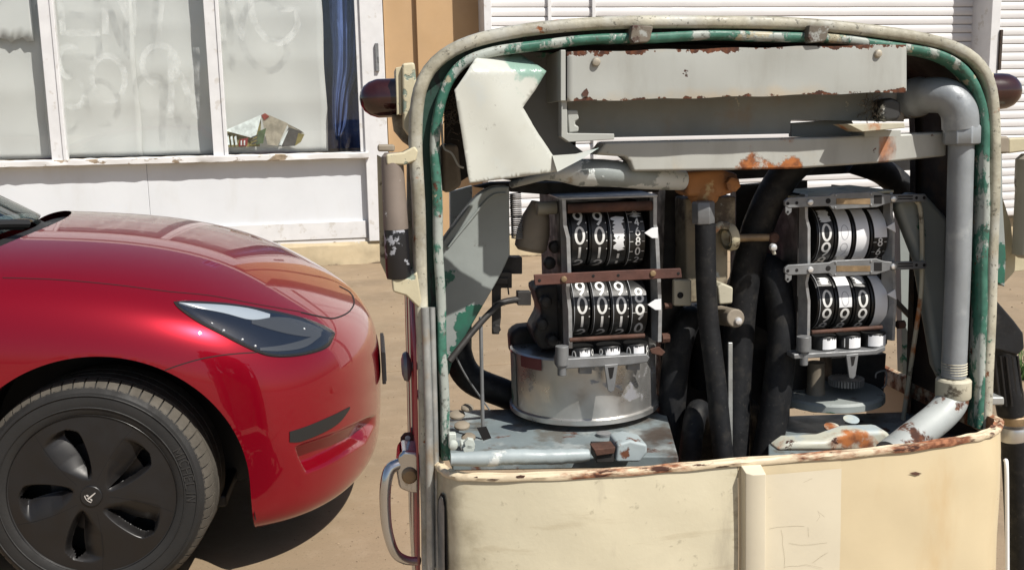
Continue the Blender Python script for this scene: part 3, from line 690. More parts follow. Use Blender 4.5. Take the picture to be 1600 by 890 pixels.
for q in ((337, 485), (349, 517), (378, 531), (474, 515), (398, 541)):  # silver beads added to imitate sun glints in the headlight
    p, n = body_hit(bvh, *q); b = MB(); b.lathe([(.0042, .004), (.0036, .0062), (.002, .0078), (.0004, .0082)], p, n, 14); b.build('glint_bead', silver, hl)
for o in list(car.children):
    if o.name.startswith('headlight'):
        far = mirror(o)
        for c in o.children: k = mirror(c); k.parent = far
# vents, panel gaps
patch('bumper_vent', [(452, 674), (480, 665), (520, 648), (546, 635)], [(452, 690), (470, 689), (505, 675), (530, 659), (546, 638)], .0025, carblk, car, nx=30, ny=6)
seam('panel_gap', [(240, 585), (280, 570), (320, 559), (360, 553), (403, 550)], 1.6)
seam('panel_gap', [(551, 462), (553, 474), (547, 485), (537, 492), (522, 497), (508, 496), (470, 488)], 2.2)
seam('panel_gap', [(470, 487), (400, 475), (330, 462), (260, 455), (180, 445), (90, 437), (4, 434)], 1.0)
seam('panel_gap', [(551, 462), (545, 455), (530, 447)], 1.6)
# number plate at the nose
b = MB(); b.box((.852, 0, .485), (.014, .34, .125)); np_ = b.build('number_plate', carblk, car, bevel=.003)
b = MB(); b.box((.8600, 0, .485), (.003, .33, .105)); b.build('plate_face', lampdark, np_, bevel=.002)
# wheel arch liners
for ax, az, ar in ARCHES:
    for s in (-1, 1):
        b = MB(); rows = []
        for y, r in ((.875, ar+.006), (.80, ar+.02), (.50, ar+.02), (.50, .05)):
            rows.append([Vector((ax+r, s*y, .21))]+[Vector((ax+r*math.cos(a), s*y, az+r*math.sin(a))) for a in [rad(180*i/48) for i in range(49)]]+[Vector((ax-r, s*y, .21))])
        b.grid(rows); b.build('arch_liner', carblk, car)
# wheels
def wheel(x, y, side):
    wm = MB(); wo = Vector((x, y, .334))
    ax = Vector((0, side, 0))          # outward
    def P(r, a, h): return wo + Vector((math.cos(a)*r, 0, math.sin(a)*r)) + ax*h
    # tyre carcass
    prof = [(.225, -.02), (.235, -.004), (.243, .002), (.258, .006), (.285, .008), (.305, .003), (.318, -.010), (.324, -.022), (.324, -.22), (.30, -.235), (.24, -.21)]
    wm.lathe([(r, h) for r, h in prof], wo, ax, 96, caps=False)
    for rr in (.262, .297): wm.lathe([(rr-.002, .0075), (rr, .0095), (rr+.002, .0075)], wo, ax, 96, caps=False)
    ty = wm.build('wheel', tyre_m, car, ang=30)
    # tread: shoulder blocks and ribs, real grooves between
    t = MB(); nb = 64
    for k in range(nb):
        a0 = 2*math.pi*k/nb; a1 = a0+2*math.pi/nb*.86
        aa = [a0+(a1-a0)*i/3 for i in range(4)]; sk = .018
        rows = [[P(r, q+(h*.35 if False else 0)+sk*(-h/.06), h) for q in aa] for r, h in ((.316, -.008), (.327, -.020), (.3325, -.036), (.334, -.062), (.322, -.064))]
        t.grid(rows)
        for j in (0, -1): t.add([rows[i][j] for i in range(5)]+[P(.318, aa[j]+sk*.6, -.036)], [(0, 1, 2, 3, 4, 5)])
    for h0, h1 in ((-.070, -.108), (-.116, -.154), (-.162, -.215)):
        t.lathe([(.324, h0), (.334, h0-.001), (.334, h1+.001), (.324, h1)], wo, ax, 96, caps=False)
    t.build('tread', tread_m, ty, ang=30)
    # aero cover: five petals with turbine slots
    c = MB(); NR, NA = 64, 560; R0, R1 = .0, .236
    def depth(r, a):
        best = 0; hole = False
        for k in range(5):
            u = (r-.05)/(.205-.05)
            cen_ = rad(90+72*k)+rad(4+14*max(0, min(1, u)))
            d = (a-cen_+math.pi) % (2*math.pi)-math.pi; dist = d*r
            if 0 < u < 1:
                wv = .021*min(1, u/.8)**.9*min(1, (1-u)/.10)+.001
                sc = (.062*min(1, u*1.6+.25) if dist > 0 else .010)
                lo, hi = (-wv, wv)
                if lo < dist < hi: hole = True
                k2 = max(0, 1-max(0, (dist-hi if dist > 0 else lo-dist))/max(.004, sc))
                best = max(best, k2*(.4+.6*k2)*.030*min(1, u*4, (1-u)*12))
        return best, hole
    grid_ = []; holes = []
    for i in range(NR+1):
        r = R0+(R1-R0)*i/NR; row = []; hr = []
        for k in range(NA):
            a = 2*math.pi*k/NA; dp, ho = depth(r, a)
            base_h = -.004+.010*(1-(r/R1)**2)
            row.append(P(r, a, base_h-dp)); hr.append(ho)
        grid_.append(row); holes.append(hr)
    vs = [p for r in grid_ for p in r]; fs = []
    for i in range(NR):
        for k in range(NA):
            k2 = (k+1) % NA
            if holes[i][k] and holes[i+1][k] and holes[i][k2] and holes[i+1][k2]: continue
            fs.append((i*NA+k, i*NA+k2, (i+1)*NA+k2, (i+1)*NA+k))
    c.add(vs, fs)
    c.lathe([(.236, -.004), (.2385, .0005), (.241, -.002), (.241, -.02)], wo, ax, 96, caps=False)
    cv = c.build('wheel_cover', rimblk, ty, ang=40)
    b = MB()
    for k in range(5):
        a = rad(90+72*k+38)
        for r0 in (.05,):
            L = []; R = []
            for j in range(13):
                r = .05+(.232-.05)*j/12; aj = a+rad(10*(1-j/12)); hh = -.004+.010*(1-(r/R1)**2)+.0004
                L.append(P(r, aj-.0008/r, hh)); R.append(P(r, aj+.0008/r, hh))
            b.grid([L, R])
    b.build('cover_joint', gap_m, ty)
    b = MB(); b.lathe([(.05, -.07), (.14, -.07), (.14, -.085), (.05, -.085)], wo, ax, 48); b.build('brake_disc', brake, ty)
    b = MB(); b.lathe([(.23, -.12), (.0, -.121)], wo, ax, 48, caps=False); b.build('wheel_back', carblk, ty)
    b = MB(); b.lathe([(.031, .0), (.0305, .0085), (.029, .0102), (.0, .011)], wo, ax, 40, caps=False); hc = b.build('hub_cap', blackp, ty)
    # emblem: an upright with curved arms, turned with the wheel
    b = MB(); rt = rad(128); pts = [(-.0026, .011), (.0026, .011), (.0014, -.016), (0, -.0185), (-.0014, -.016)]
    def E2(x_, z_): xr, zr = x_*math.cos(rt)-z_*math.sin(rt), x_*math.sin(rt)+z_*math.cos(rt); return wo+Vector((xr*-side, 0, zr))+ax*.0112
    b.prism([E2(*p) for p in pts], ax*.0012)
    for z0, th, hw in ((.0125, .0032, .0135), (.0075, .0034, .0125)):
        up = [(hw*(2*i/10-1), z0+.0035-.0035*(2*i/10-1)**2) for i in range(11)]; dn = [(x_, z_-th*(.55+.45*(abs(x_)/hw))) for x_, z_ in reversed(up)]
        if z0 == .0125: b.prism([E2(*p) for p in up+dn], ax*.0012)
        else:
            for sgn in (1, -1): b.prism([E2(sgn*x_, z_) for x_, z_ in ((.0035, .0065), (.0125, .0075), (.0105, .0035), (.0065, .0025))], ax*.0012)
    b.build('emblem', silver, ty)
    # raised lettering on the side wall
    GL2 = {'M': [[(0, 0), (0, 1), (.5, .3), (1, 1), (1, 0)]], 'I': [[(.5, 0), (.5, 1)]], 'C': [arc(.5, .5, .5, .5, 50, 310, 14)], 'H': [[(0, 0), (0, 1)], [(1, 0), (1, 1)], [(0, .5), (1, .5)]], 'E': GL['E'], 'L': [[(0, 1), (0, 0), (.9, 0)]], 'N': GL['N']}
    b = MB(); aa = rad(27)
    for ch in 'MICHELIN':
        wd_ = .012 if ch == 'I' else .022
        for ln in GL2[ch]:
            stroke(b, [(x_*wd_*.8, y_*.026) for x_, y_ in densify(ln, .2)], .0032, lambda s_, t_: P(.268+t_, aa-s_/.281, .0094))
        aa -= wd_/.281+.006
    b.build('sidewall_lettering', mat('raised_rubber_letters', (.034, .033, .032), .55), ty)
    return ty
w1 = wheel(0, -.90, -1)
for dx, rz in ((0, math.pi), (-2.875, 0), (-2.875, math.pi)):
    c = w1.copy(); COL.objects.link(c); c.parent = car; c.location = (dx, 0, 0); c.rotation_euler = (0, 0, rz)
    for ch in w1.children: k = ch.copy(); COL.objects.link(k); k.parent = c
_rs = Matrix.Translation((0, -.90, 0)) @ Matrix.Rotation(rad(-3.5), 4, 'Z') @ Matrix.Translation((0, .90, 0)); w1.matrix_local = _rs   # slightly steered
b = MB(); b.box((-1.6, 0, .23), (3.9, 1.5, .04)); b.build('underbody', carblk, car, bevel=.01)
# windscreen, cowl, wiper, cabin
def zhood(y):
    p, n, i, d = bvh0.ray_cast(Vector((hood_x(y)+.01, max(-.75, min(.75, y)), 2)), Vector((0, 0, -1))); return p.z if p else 1.0
ZH = {}
def gx(y, t):   # windscreen surface: t 0 at base, 1 at roof
    bx = hood_x(y)-.10-.20*(y+.1)**2; bz = zhood(y)-.004
    tx = -1.30-.12*abs(y)**2; tz = 1.43-.06*abs(y)**2
    yy = y*(1-.22*t)
    return Vector((bx+(tx-bx)*t, yy, bz+(tz-bz)*t+.05*math.sin(math.pi*t)))
b = MB(); b.grid([[gx(-.74+1.48*i/40, j/16) for i in range(41)] for j in range(17)]); b.build('windscreen', carglass, car, solid=.004)
b = MB(); rows = []
for t, dz in ((0, -.035), (.25, -.05), (.7, -.045), (1.0, -.02), (1.15, -.03)):
    r = []
    for i in range(41):
        y = -.755+1.51*i/40; a = Vector((hood_x(y)+.004, y, zhood(y)+.012)); c = gx(max(-.74, min(.74, y)), 0); r.append(a+(c-a)*t+Vector((0, 0, dz)))
    rows.append(r)
b.grid(rows); cw = b.build('cowl', carblk, car)
b = MB(); wp = [gx(-.30, .01)+Vector((.06, 0, .012)), gx(-.42, .03)+Vector((.03, 0, .022)), gx(-.58, .05)+Vector((.03, 0, .024)), gx(-.72, .07)+Vector((.03, 0, .024))]
b.tube(crom(wp, 6), [.014]*19, 8); b.tube([p+Vector((-.015, .0, -.014)) for p in crom(wp, 6)], .006, 6); b.build('wiper', carblk, car)
# dashboard and steering wheel behind the glass
b = MB(); b.grid([[Vector((-.62-.6*j/6-.5*(yy*.12)**2, -.68+1.36*i/16, 1.0+.05*math.sin(j/6*2.6)-.03*(j > 5))) for i in range(17) for yy in [i-8]] for j in range(7)]); b.build('dashboard', carblk, car)
# roof and pillars
b = MB(); rows = []
for x, hw, z in ((-1.28, .575, 1.425), (-1.6, .585, 1.455), (-2.1, .57, 1.45), (-2.6, .54, 1.40), (-3.1, .5, 1.25), (-3.45, .48, 1.08)):
    rows.append([Vector((x, hw*(2*i/12-1), z-.05*(2*i/12-1)**4)) for i in range(13)])
b.grid(rows); b.build('roof_glass', lampdark, car, solid=.01)
for s in (-1, 1):
    b = MB(); b.tube(crom([gx(s*.755, 0)+Vector((-.05, 0, -.03)), gx(s*.76, .35), gx(s*.76, .7), Vector((-1.33, s*.60, 1.40)), Vector((-1.9, s*.60, 1.42)), Vector((-2.6, s*.56, 1.36)), Vector((-3.2, s*.58, 1.12))], 6), .035, 10); b.build('roof_pillar', carred, car)
    b = MB(); b.grid([[Vector((-.85-2.3*i/12, s*(.83-.22*j/4), 1.0+(.40-.12*abs(i-5)/7 if i > 0 else .1)*j/4*min(1, i/3+.25)*(1 if i < 11 else .5))) for i in range(13)] for j in range(5)]); b.build('side_window', carglass, car)
#==PUMP
# ------------------------------------------------------------------ fuel pump
_pc = CPOS + ray(1105, 400)*1.45
MP = Matrix.Translation((_pc.x, _pc.y, 0)) @ Matrix.Rotation(rad(8), 4, 'Z') @ Matrix.Rotation(rad(-.9), 4, 'Y')
MPi = MP.inverted()
pump = empty('fuel_pump', MP, 'weathered cream twin fuel pump with its front panels missing', 'fuel pump')
def pp(px, py, yl): return hit(MP, px, py, yl)
def pz(px, py, zl):
    o = MPi @ CPOS; d = MPi.to_3x3() @ ray(px, py); return o+d*((zl-o.z)/d.z)
PXM = (pp(1205, 400, 0)-pp(1005, 400, 0)).x/200      # metres per photo pixel at the front plane
def msz(px, yl): return px*PXM*(1.45+yl)/1.45
def ppoly(name, pts, yl, th, m, parent=None, bevel=.0012, smooth=True):
    b = MB(); b.prism([pp(x, y, yl) for x, y in pts], (0, th, 0)); return b.build(name, m, parent or pump, bevel=bevel)
def pbox(name, x0, y0, x1, y1, yl, th, m, parent=None, bevel=.0012): return ppoly(name, [(x0, y0), (x1, y0), (x1, y1), (x0, y1)], yl, th, m, parent, bevel)
def ptube(name, pts, r, m, parent=None, seg=16, n=8, smooth=True):
    P_ = [pp(*p[:3]) for p in pts]; path = crom(P_, n) if smooth and len(P_) > 2 else P_
    b = MB(); b.tube(path, r, seg); return b.build(name, m, parent or pump)
def bolt(name, px, py, yl, r, h, m, parent=None, dome=True, ax=(0, -1, 0)):
    b = MB(); prof = [(r, 0), (r, h*.5), (r*.8, h*.85), (r*.35, h)] if dome else [(r, 0), (r, h)]
    b.lathe(prof, pp(px, py, yl), ax, 16 if dome else 6); return b.build(name, m, parent or pump, bevel=0 if dome else .0006)
def spline_px(pts): return [(v.x, v.y) for v in crom([Vector((x, y, 0)) for x, y in pts], 5)]
def resample(path, n):
    d = [0]
    for a, b in zip(path, path[1:]): d.append(d[-1]+(b-a).length)
    out = []; j = 0
    for i in range(n):
        t = d[-1]*i/(n-1)
        while j < len(d)-2 and d[j+1] < t: j += 1
        out.append(path[j].lerp(path[j+1], (t-d[j])/max(1e-9, d[j+1]-d[j])))
    return out
OUT = [(670, 880), (667, 700), (661, 500), (655, 330), (651, 230), (654, 162), (664, 124), (684, 96), (716, 74), (762, 58), (832, 46), (930, 38), (1040, 34), (1150, 35), (1260, 39), (1350, 46), (1430, 58), (1488, 73), (1524, 93), (1546, 122), (1555, 165), (1556, 250), (1553, 400), (1547, 560), (1543, 660)]
INN = [(698, 718), (690, 500), (684, 330), (681, 230), (686, 172), (698, 132), (721, 103), (753, 87), (802, 75), (900, 64), (1000, 59), (1130, 55), (1250, 58), (1350, 65), (1430, 77), (1480, 91), (1513, 113), (1532, 148), (1541, 200), (1541, 300), (1539, 420), (1535, 560), (1532, 668)]
op = crom([pp(x, y, 0) for x, y in OUT], 10); ip = crom([pp(x, y, 0) for x, y in INN], 10)
opf = [Vector((op[0].x+.003, 0, .05))]+op+[Vector((op[-1].x-.002, 0, .05))]
def wob(path, amp, seed):
    return [p+Vector((math.sin(i*.37+seed)*amp, math.sin(i*.23+seed*2)*amp, math.sin(i*.31+seed*3)*amp)) for i, p in enumerate(path)]
def sweep(path, sec, name, m):
    # flat pressed section (outward offset, depth) carried round the arch
    rows = []; n = len(path)
    for i, p in enumerate(path):
        t = (path[min(i+1, n-1)]-path[max(i-1, 0)]); t.y = 0; t.normalize(); nn = Vector((-t.z, 0, t.x))
        rows.append([p+nn*a+Vector((0, d, 0)) for a, d in sec])
    b = MB(); b.grid(rows, close=True); b.add(rows[0], [tuple(range(len(sec)))]); b.add(rows[-1], [tuple(range(len(sec)))]); return b.build(name, m, pump, ang=50)
RS = [(.0095, .030), (.0100, .008), (.0085, .001), (.0055, -.0025), (-.0035, -.0030), (-.0070, -.0005), (-.0085, .004), (-.0080, .012), (0, .016)]
sweep(wob(resample(opf, 260), .0006, 1), RS, 'rim', cream_rim)
BS = [(.0066, .020), (.0070, .004), (.0050, -.001), (.0020, -.0022), (-.0035, -.0018), (-.0062, .001), (-.0070, .006), (-.0066, .024)]
sweep(wob(resample(ip, 220), .0008, 4), BS, 'inner_bead', green_peel)
o2 = resample(op[6:], 160); i2 = resample(ip, 160)
b = MB(); b.grid([[p+Vector((0, .018, 0)) for p in o2], [p+Vector((0, .022, 0)) for p in i2], [p+Vector((0, .028, 0)) for p in i2]]); b.build('channel', dark_green, pump)
c0 = Vector(((op[0].x+op[-1].x)/2, 0, .8))
def inset(p, k): 
    q = p.copy(); q.x = c0.x+(p.x-c0.x)*(1-k); q.z = p.z-k*.5; return q
b = MB(); sp = resample(opf, 160); b.grid([[p+Vector((0, y, 0)) for p in sp] for y in (.012, .08, .15, .215)]); b.build('shell', cream_rim, pump)
b = MB(); b.grid([[inset(p, .010)+Vector((0, y, 0)) for p in sp] for y in (.02, .08, .15, .213)]); b.build('shell_lining', liner, pump)
b = MB(); b.grid([[inset(p, .004)+Vector((0, .215, 0)) for p in sp], [inset(p, .03)+Vector((0, .218, 0)) for p in sp], [inset(p, .03)+Vector((0, .20, 0)) for p in sp]]); b.build('rear_flange', liner, pump)
for x0, x1, y0, y1 in ((985, 1021, 39, 68), (1262, 1297, 39, 67)):
    ppoly('bead_clip', [(x0+3, y0), (x1, y0+2), (x1-5, y1-5), (x1-9, y1-2), (x0+5, y1), (x0, y1-8)], -.014, .04, mat('rusty_clip', (.13, .11, .085), .8, bump=.6, bscale=110, var=.3, layers=(dict(col=(.30, .31, .29), scale=40, thr=.56, soft=.03), dict(col=RUST2, scale=30, thr=.56, soft=.04))), bevel=.002)
# --- base cabinet
zt = (pp(692, 708, 0).z+pp(1535, 659, 0).z)/2
CT = [(671, 711), (680, 724), (697, 737), (735, 743), (850, 742), (1000, 733), (1120, 722.5), (1300, 709), (1430, 696), (1510, 684), (1549, 675), (1565, 665), (1568, 655)]
cp_ = [pz(x, y, zt) for x, y in CT]
back0 = Vector((cp_[0].x, .40, zt)); back1 = Vector((cp_[-1].x, .40, zt))
cpath = crom(cp_, 12)
def plan_n(path, i):
    t = path[min(i+1, len(path)-1)]-path[max(i-1, 0)]; n = Vector((-t.y, t.x, 0)).normalized(); return n   # inward
full = [back0]+cpath+[back1]
def off_path(path, k, z): return [p+plan_n(path, i)*k+Vector((0, 0, z-p.z)) for i, p in enumerate(path)]
def xat(px, py=800): return pp(px, py, -.09).x
def cab_segment(name, xa, xb, m, off=0.0, ztop=None, zbot=.05):
    pts = [p for p in cpath if xa < p.x < xb]
    def at(x):
        for a, c in zip(cpath, cpath[1:]):
            if a.x <= x <= c.x: return a.lerp(c, (x-a.x)/(c.x-a.x))
    if at(xa): pts = [at(xa)]+pts
    else: pts = [back0]+[p for p in cpath if p.x <= pts[0].x and p not in pts]+pts
    if at(xb): pts = pts+[at(xb)]
    else: pts = pts+[back1]
    pts = resample(pts, max(12, int(len(pts)*1.5)))
    zz = [ztop or zt-.006]+[zt-.03-.02*j for j in range(1, 36)]+[zbot]
    b = MB(); b.grid([[q+plan_n(pts, i)*(.0011*math.sin(q.x*31+z*17)*math.sin(z*23+q.x*9)) for i, q in enumerate(off_path(pts, off+(.003 if j == 0 and not ztop else 0), z))] for j, z in enumerate(zz)])
    return b.build(name, m, pump, ang=60)
LAYC = (dict(col=(.60, .53, .38), scale=22, thr=.70, soft=.06, amt=.4),
        dict(col=(.34, .27, .15), scale=5, thr=.66, soft=.14, amt=.35, seed=7),)
crackp = mat('crackled_cream_plate', (.61, .55, .42), .5, bump=.12, bscale=80, var=.05, vscale=5, layers=(dict(col=(.36, .30, .20), scale=50, thr=.74, soft=.03, amt=.5),))
yellowc = mat('yellowed_cream', (.60, .50, .325), .45, bump=.1, bscale=80, var=.06, vscale=4, layers=(
    dict(col=(.50, .33, .15), scale=7, thr=.66, soft=.14, amt=.55, stretch=(1.5, 1, .45)), dict(col=(.42, .25, .10), scale=9, thr=.76, soft=.05, amt=.6, seed=7, stretch=(2, 1, .5)),
    dict(col=RUST, scale=60, thr=.755, soft=.02, rough=.9, stretch=(.6, 1, 1))))
leftc = mat('greyed_cream', (.575, .525, .385), .5, bump=.3, bscale=70, var=.06, vscale=4, layers=(
    dict(col=(.44, .38, .26), scale=30, thr=.60, soft=.05, amt=.45, seed=21, stretch=(.12, 1, 1.2)),
    dict(col=(.33, .29, .22), scale=5, thr=.66, soft=.06, amt=.5, seed=23, stretch=(2.2, 1, .5)),
    dict(col=(.26, .22, .14), scale=16, thr=.80, soft=.14, amt=.6, grads=(('X', .42, .0, .32),)),
    dict(col=(.62, .55, .41), scale=40, thr=.72, soft=.03, amt=.5, h=.4), dict(col=(.22, .19, .13), scale=70, thr=.665, soft=.05, amt=.45, seed=9),
    dict(col=(.40, .36, .27), scale=3, thr=.60, soft=.12, amt=.5, seed=29),
    dict(col=(.30, .25, .16), scale=30, thr=.92, soft=.08, amt=.7, grads=(('X', .93, 1, .34),))))
cab_segment('cabinet_front', -9, xat(1147), leftc)
cab_segment('cabinet_front', xat(1147)+.0008, xat(1304), cream)
cab_segment('cabinet_front', xat(1304), 9, yellowc, off=.0006)
cab_segment('cover_plate', xat(1184), xat(1303), crackp, off=-.0016, ztop=zt-.022)
# bar over the joint
xb0, xb1 = xat(1151), xat(1181); yb = min(p.y for p in cpath if xb0-.03 < p.x < xb1+.03)
b = MB(); b.prism([Vector((xb0, yb+.004, zt-.006)), Vector((xb0+.001, yb-.013, zt-.012)), Vector((xb0+.010, yb-.019, zt-.014)), Vector((xb1, yb-.019, zt-.014)), Vector((xb1+.001, yb+.006, zt-.006))], (0, 0, -zt+.06)); b.build('cover_bar', crackp, pump, bevel=.0015)
# cracks in the cover plate: open hairline splits
lip_rows = []
for k, z in ((0.0004, zt-.008), (-.0012, zt-.003), (.002, zt+.001), (.005, zt+.0012), (.007, zt-.0008), (.0105, zt-.0008), (.0125, zt+.0006), (.0145, zt-.004), (.0145, zt-.03)):
    lip_rows.append([p+Vector((math.sin(i*1.1)*.0005, 0, math.sin(i*.7+k*900)*.0006)) for i, p in enumerate(off_path(full, k, z))])
b = MB(); b.grid(lip_rows); b.build('cabinet_lip', rim_rust, pump, ang=60)
cr = MB()
def oncab(px, py, off=.0022):
    # nearest point of the bowed front in plan
    best = None
    o = MPi @ CPOS; d = MPi.to_3x3() @ ray(px, py)
    for a, c in zip(cpath, cpath[1:]):
        den = d.x*(c.y-a.y)-d.y*(c.x-a.x)
        if abs(den) < 1e-9: continue
        t = ((a.x-o.x)*(c.y-a.y)-(a.y-o.y)*(c.x-a.x))/den; q = o+d*t
        u = (q.x-a.x)/(c.x-a.x) if abs(c.x-a.x) > 1e-9 else -1
        if 0 <= u <= 1 and (best is None or t < best[0]): best = (t, q-plan_n([a, c], 0)*off)
    return best[1] if best else None
crm = mat('crack_dark', (.30, .25, .165), .9)
for ln in ([(1200, 776), (1222, 768), (1245, 756), (1268, 746)], [(1244, 766), (1262, 782), (1278, 798), (1288, 806)], [(1200, 824), (1226, 821), (1256, 820)], [(1220, 826), (1224, 860), (1225, 886)], [(1262, 822), (1262, 838)], [(1232, 846), (1250, 850), (1292, 846)], [(1224, 884), (1258, 881), (1284, 885)], [(1268, 878), (1292, 861)], [(1278, 798), (1280, 806), (1274, 814)]):
    b2 = densify([(x+random.uniform(-.8, .8), y+random.uniform(-.8, .8)) for x, y in densify(ln, 9)], 3); stroke(cr, b2, .28, lambda x, y: oncab(x, y))
o = cr.build('crack', crm, pump); o['kind'] = 'stuff'
# rust chips and scratches on the front
for pts in ([(1420, 738), (1430, 736), (1440, 739), (1431, 742)], [(760, 748), (772, 746.5), (782, 747.5), (773, 749.5)], [(806, 743), (813, 741), (821, 742), (818, 746), (808, 747)], [(740, 745), (746, 743), (747, 746)]):
    b = MB(); q = [oncab(x, y, .0010) for x, y in pts]
    if all(q): b.add(q, [tuple(range(len(q)))]); b.build('rust_chip', rustrod, pump)
# long slot in the left cheek of the cabinet with its grey trim
sl_ = [(685, 890), (685, 800), (686, 779), (690, 769), (695, 772), (698, 784), (699, 800), (701, 890)]
b = MB(); q = [oncab(x, y, .0012) for x, y in sl_]
if all(q): b.add(q, [tuple(range(len(q)))]); b.build('slot', gap_m, pump)
b = MB(); q = [oncab(x, y, .0024) for x, y in [(687, 890), (687, 800), (688, 781), (691, 773), (694, 777), (696, 790), (697, 890)]]
if all(q): b.prism(q, (.0, -.003, 0)); b.build('slot_trim', trim_m, pump)
ptube('side_trim', [(1574, 890, -.02), (1573, 740, -.02), (1571, 718, -.01)], .0032, clean_white)
# alloy trim running up the left edge
ptube('edge_trim', [(673, 888, -.012), (671, 700, -.012), (667, 560, -.010), (664, 480, -.006)], .0058, trim_m)
ptube('edge_trim', [(684, 888, -.008), (681, 720, -.006), (677, 560, -.004), (675, 480, .0)], .0045, trim_m)
# --- header light box
hd = MB(); F_ = [(886, 82), (1415, 70), (1415, 143), (886, 158)]; f3 = [pp(x, y, -.006) for x, y in F_]
nx, nz = 60, 10
rows = []
for j in range(nz+1):
    rows.append([f3[0].lerp(f3[1], i/nx).lerp(f3[3].lerp(f3[2], i/nx), j/nz)+Vector((0, .0012*math.sin(i*.21)*math.sin(j*.3), .0008*math.sin(i*.5))) for i in range(nx+1)])
rows = [[p+Vector((0, .11, 0)) for p in rows[0]]]+rows+[[p+Vector((0, .012, .002)) for p in rows[-1]]]
hd.grid(rows); hdr = hd.build('header_cover', header_m, pump, solid=.002, ang=40)
pbox('end_plate', 876, 78, 884, 158, -.006, .11, greyp); 
pbox('end_plate', 1414, 72, 1417, 143, -.003, .11, greyp)
ppoly('header_back', [(884, 155), (1413, 140), (1413, 190), (1236, 188), (1235, 209), (900, 216)], .075, .004, plate_m)
ppoly('header_bracket', [(877, 155), (886, 155), (887, 208), (960, 209), (960, 218), (889, 222), (877, 214)], .0, .022, greyp)
ppoly('clamp', [(886, 172), (903, 172), (905, 186), (899, 190), (899, 195), (905, 198), (904, 206), (889, 208)], .005, .03, greyp, bevel=.004)
bolt('screw', 931, 97, -.0072, .0062, .005, mat('rusty_screw', (.40, .36, .29), .5, .3, var=.3, vscale=60)); bolt('screw', 1371, 84, -.0072, .0058, .006, mat('rusty_screw', None or (.4, .36, .29)))
ppoly('rust_hole', [(911, 150), (909, 146), (913, 141), (917, 138), (920, 145), (918, 151)], -.0082, .001, rustrod, bevel=0)
ppoly('clamp_shelf', [(1324, 194), (1413, 192), (1415, 200), (1348, 206)], .01, .05, fit_m)
ppoly('clamp', [(1378, 156), (1395, 153), (1409, 158), (1410, 180), (1404, 189), (1386, 190), (1377, 184)], .045, .04, mat('chipped_black_clamp', (.03, .03, .03), .5, bump=.3, layers=(dict(col=(.62, .62, .58), scale=26, thr=.55, soft=.02),)), bevel=.006)
pbox('shelf_block', 1351, 203, 1408, 214, .045, .04, greyp)
ppoly('tray_behind', [(1236, 192), (1330, 186), (1345, 215), (1236, 214)], .10, .01, plate_m)
# upper cross beam
ppoly('cross_beam', [(946, 222), (1300, 214), (1480, 206), (1480, 244), (1385, 254), (1240, 264), (990, 268), (985, 252), (976, 245), (930, 242)], .045, .05, beam_m, bevel=.004)
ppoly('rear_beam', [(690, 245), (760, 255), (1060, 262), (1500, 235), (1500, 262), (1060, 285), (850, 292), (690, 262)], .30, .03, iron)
# back plate, and the torn sheet hanging over it
ppoly('back_plate', [(752, 86), (800, 80), (878, 83), (880, 214), (915, 240), (872, 262), (850, 262), (790, 250), (752, 200)], .12, .003, backplate_m)
SH = [(752, 86), (809, 84), (853, 112), (836, 140), (816, 168), (838, 206), (866, 247), (871, 268), (800, 278), (733, 286), (722, 215), (710, 141), (726, 118), (742, 94)]
def sheet_y(x, y):
    d = (x-742)*.62-(y-94)*.30      # across the fold, from the near left edge to the right
    yy = -.034+.00030*max(0, x-712)-.007*math.exp(-((x-778-(y-160)*.62)/48)**2)
    if y < 110: yy += .0016*(110-y)
    return yy+.0004*math.sin(x*.09+y*.05)
bm2 = bmesh.new(); den = densify(SH+[SH[0]], 6)[:-1]
den = [(x+random.uniform(-.2, .2), y+random.uniform(-.2, .2)) for x, y in den]
vs = [bm2.verts.new((x, y, 0)) for x, y in den]
bm2.faces.new(vs); bmesh.ops.triangulate(bm2, faces=bm2.faces[:])
for _ in range(4):
    es = [e for e in bm2.edges if e.calc_length() > 9]
    if es: bmesh.ops.subdivide_edges(bm2, edges=es, cuts=1); bmesh.ops.triangulate(bm2, faces=bm2.faces[:])
for v in bm2.verts: v.co = pp(v.co.x, v.co.y, sheet_y(v.co.x, v.co.y))
mesh = bpy.data.meshes.new('torn_sheet'); bmesh.ops.recalc_face_normals(bm2, faces=bm2.faces); bm2.to_mesh(mesh); bm2.free(); mesh.materials.append(sheet_m)
mesh.polygons.foreach_set('use_smooth', [True]*len(mesh.polygons))
ts = bpy.data.objects.new('torn_sheet', mesh); COL.objects.link(ts); ts.parent = pump; md = ts.modifiers.new('s', 'SOLIDIFY'); md.thickness = .0016
b = MB(); b.prism([pp(*q) for q in ((863, 243, .004), (900, 240.5, -.004), (936, 231, -.012), (912, 247, -.022), (871, 268.5, -.012))], (0, .0016, 0)); b.build('torn_flap', sheet_m, pump)
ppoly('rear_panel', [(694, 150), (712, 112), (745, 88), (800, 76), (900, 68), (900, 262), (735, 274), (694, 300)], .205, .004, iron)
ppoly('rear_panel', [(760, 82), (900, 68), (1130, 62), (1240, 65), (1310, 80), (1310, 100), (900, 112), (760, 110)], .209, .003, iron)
ts['label'] = 'torn pale painted sheet metal curling forward'
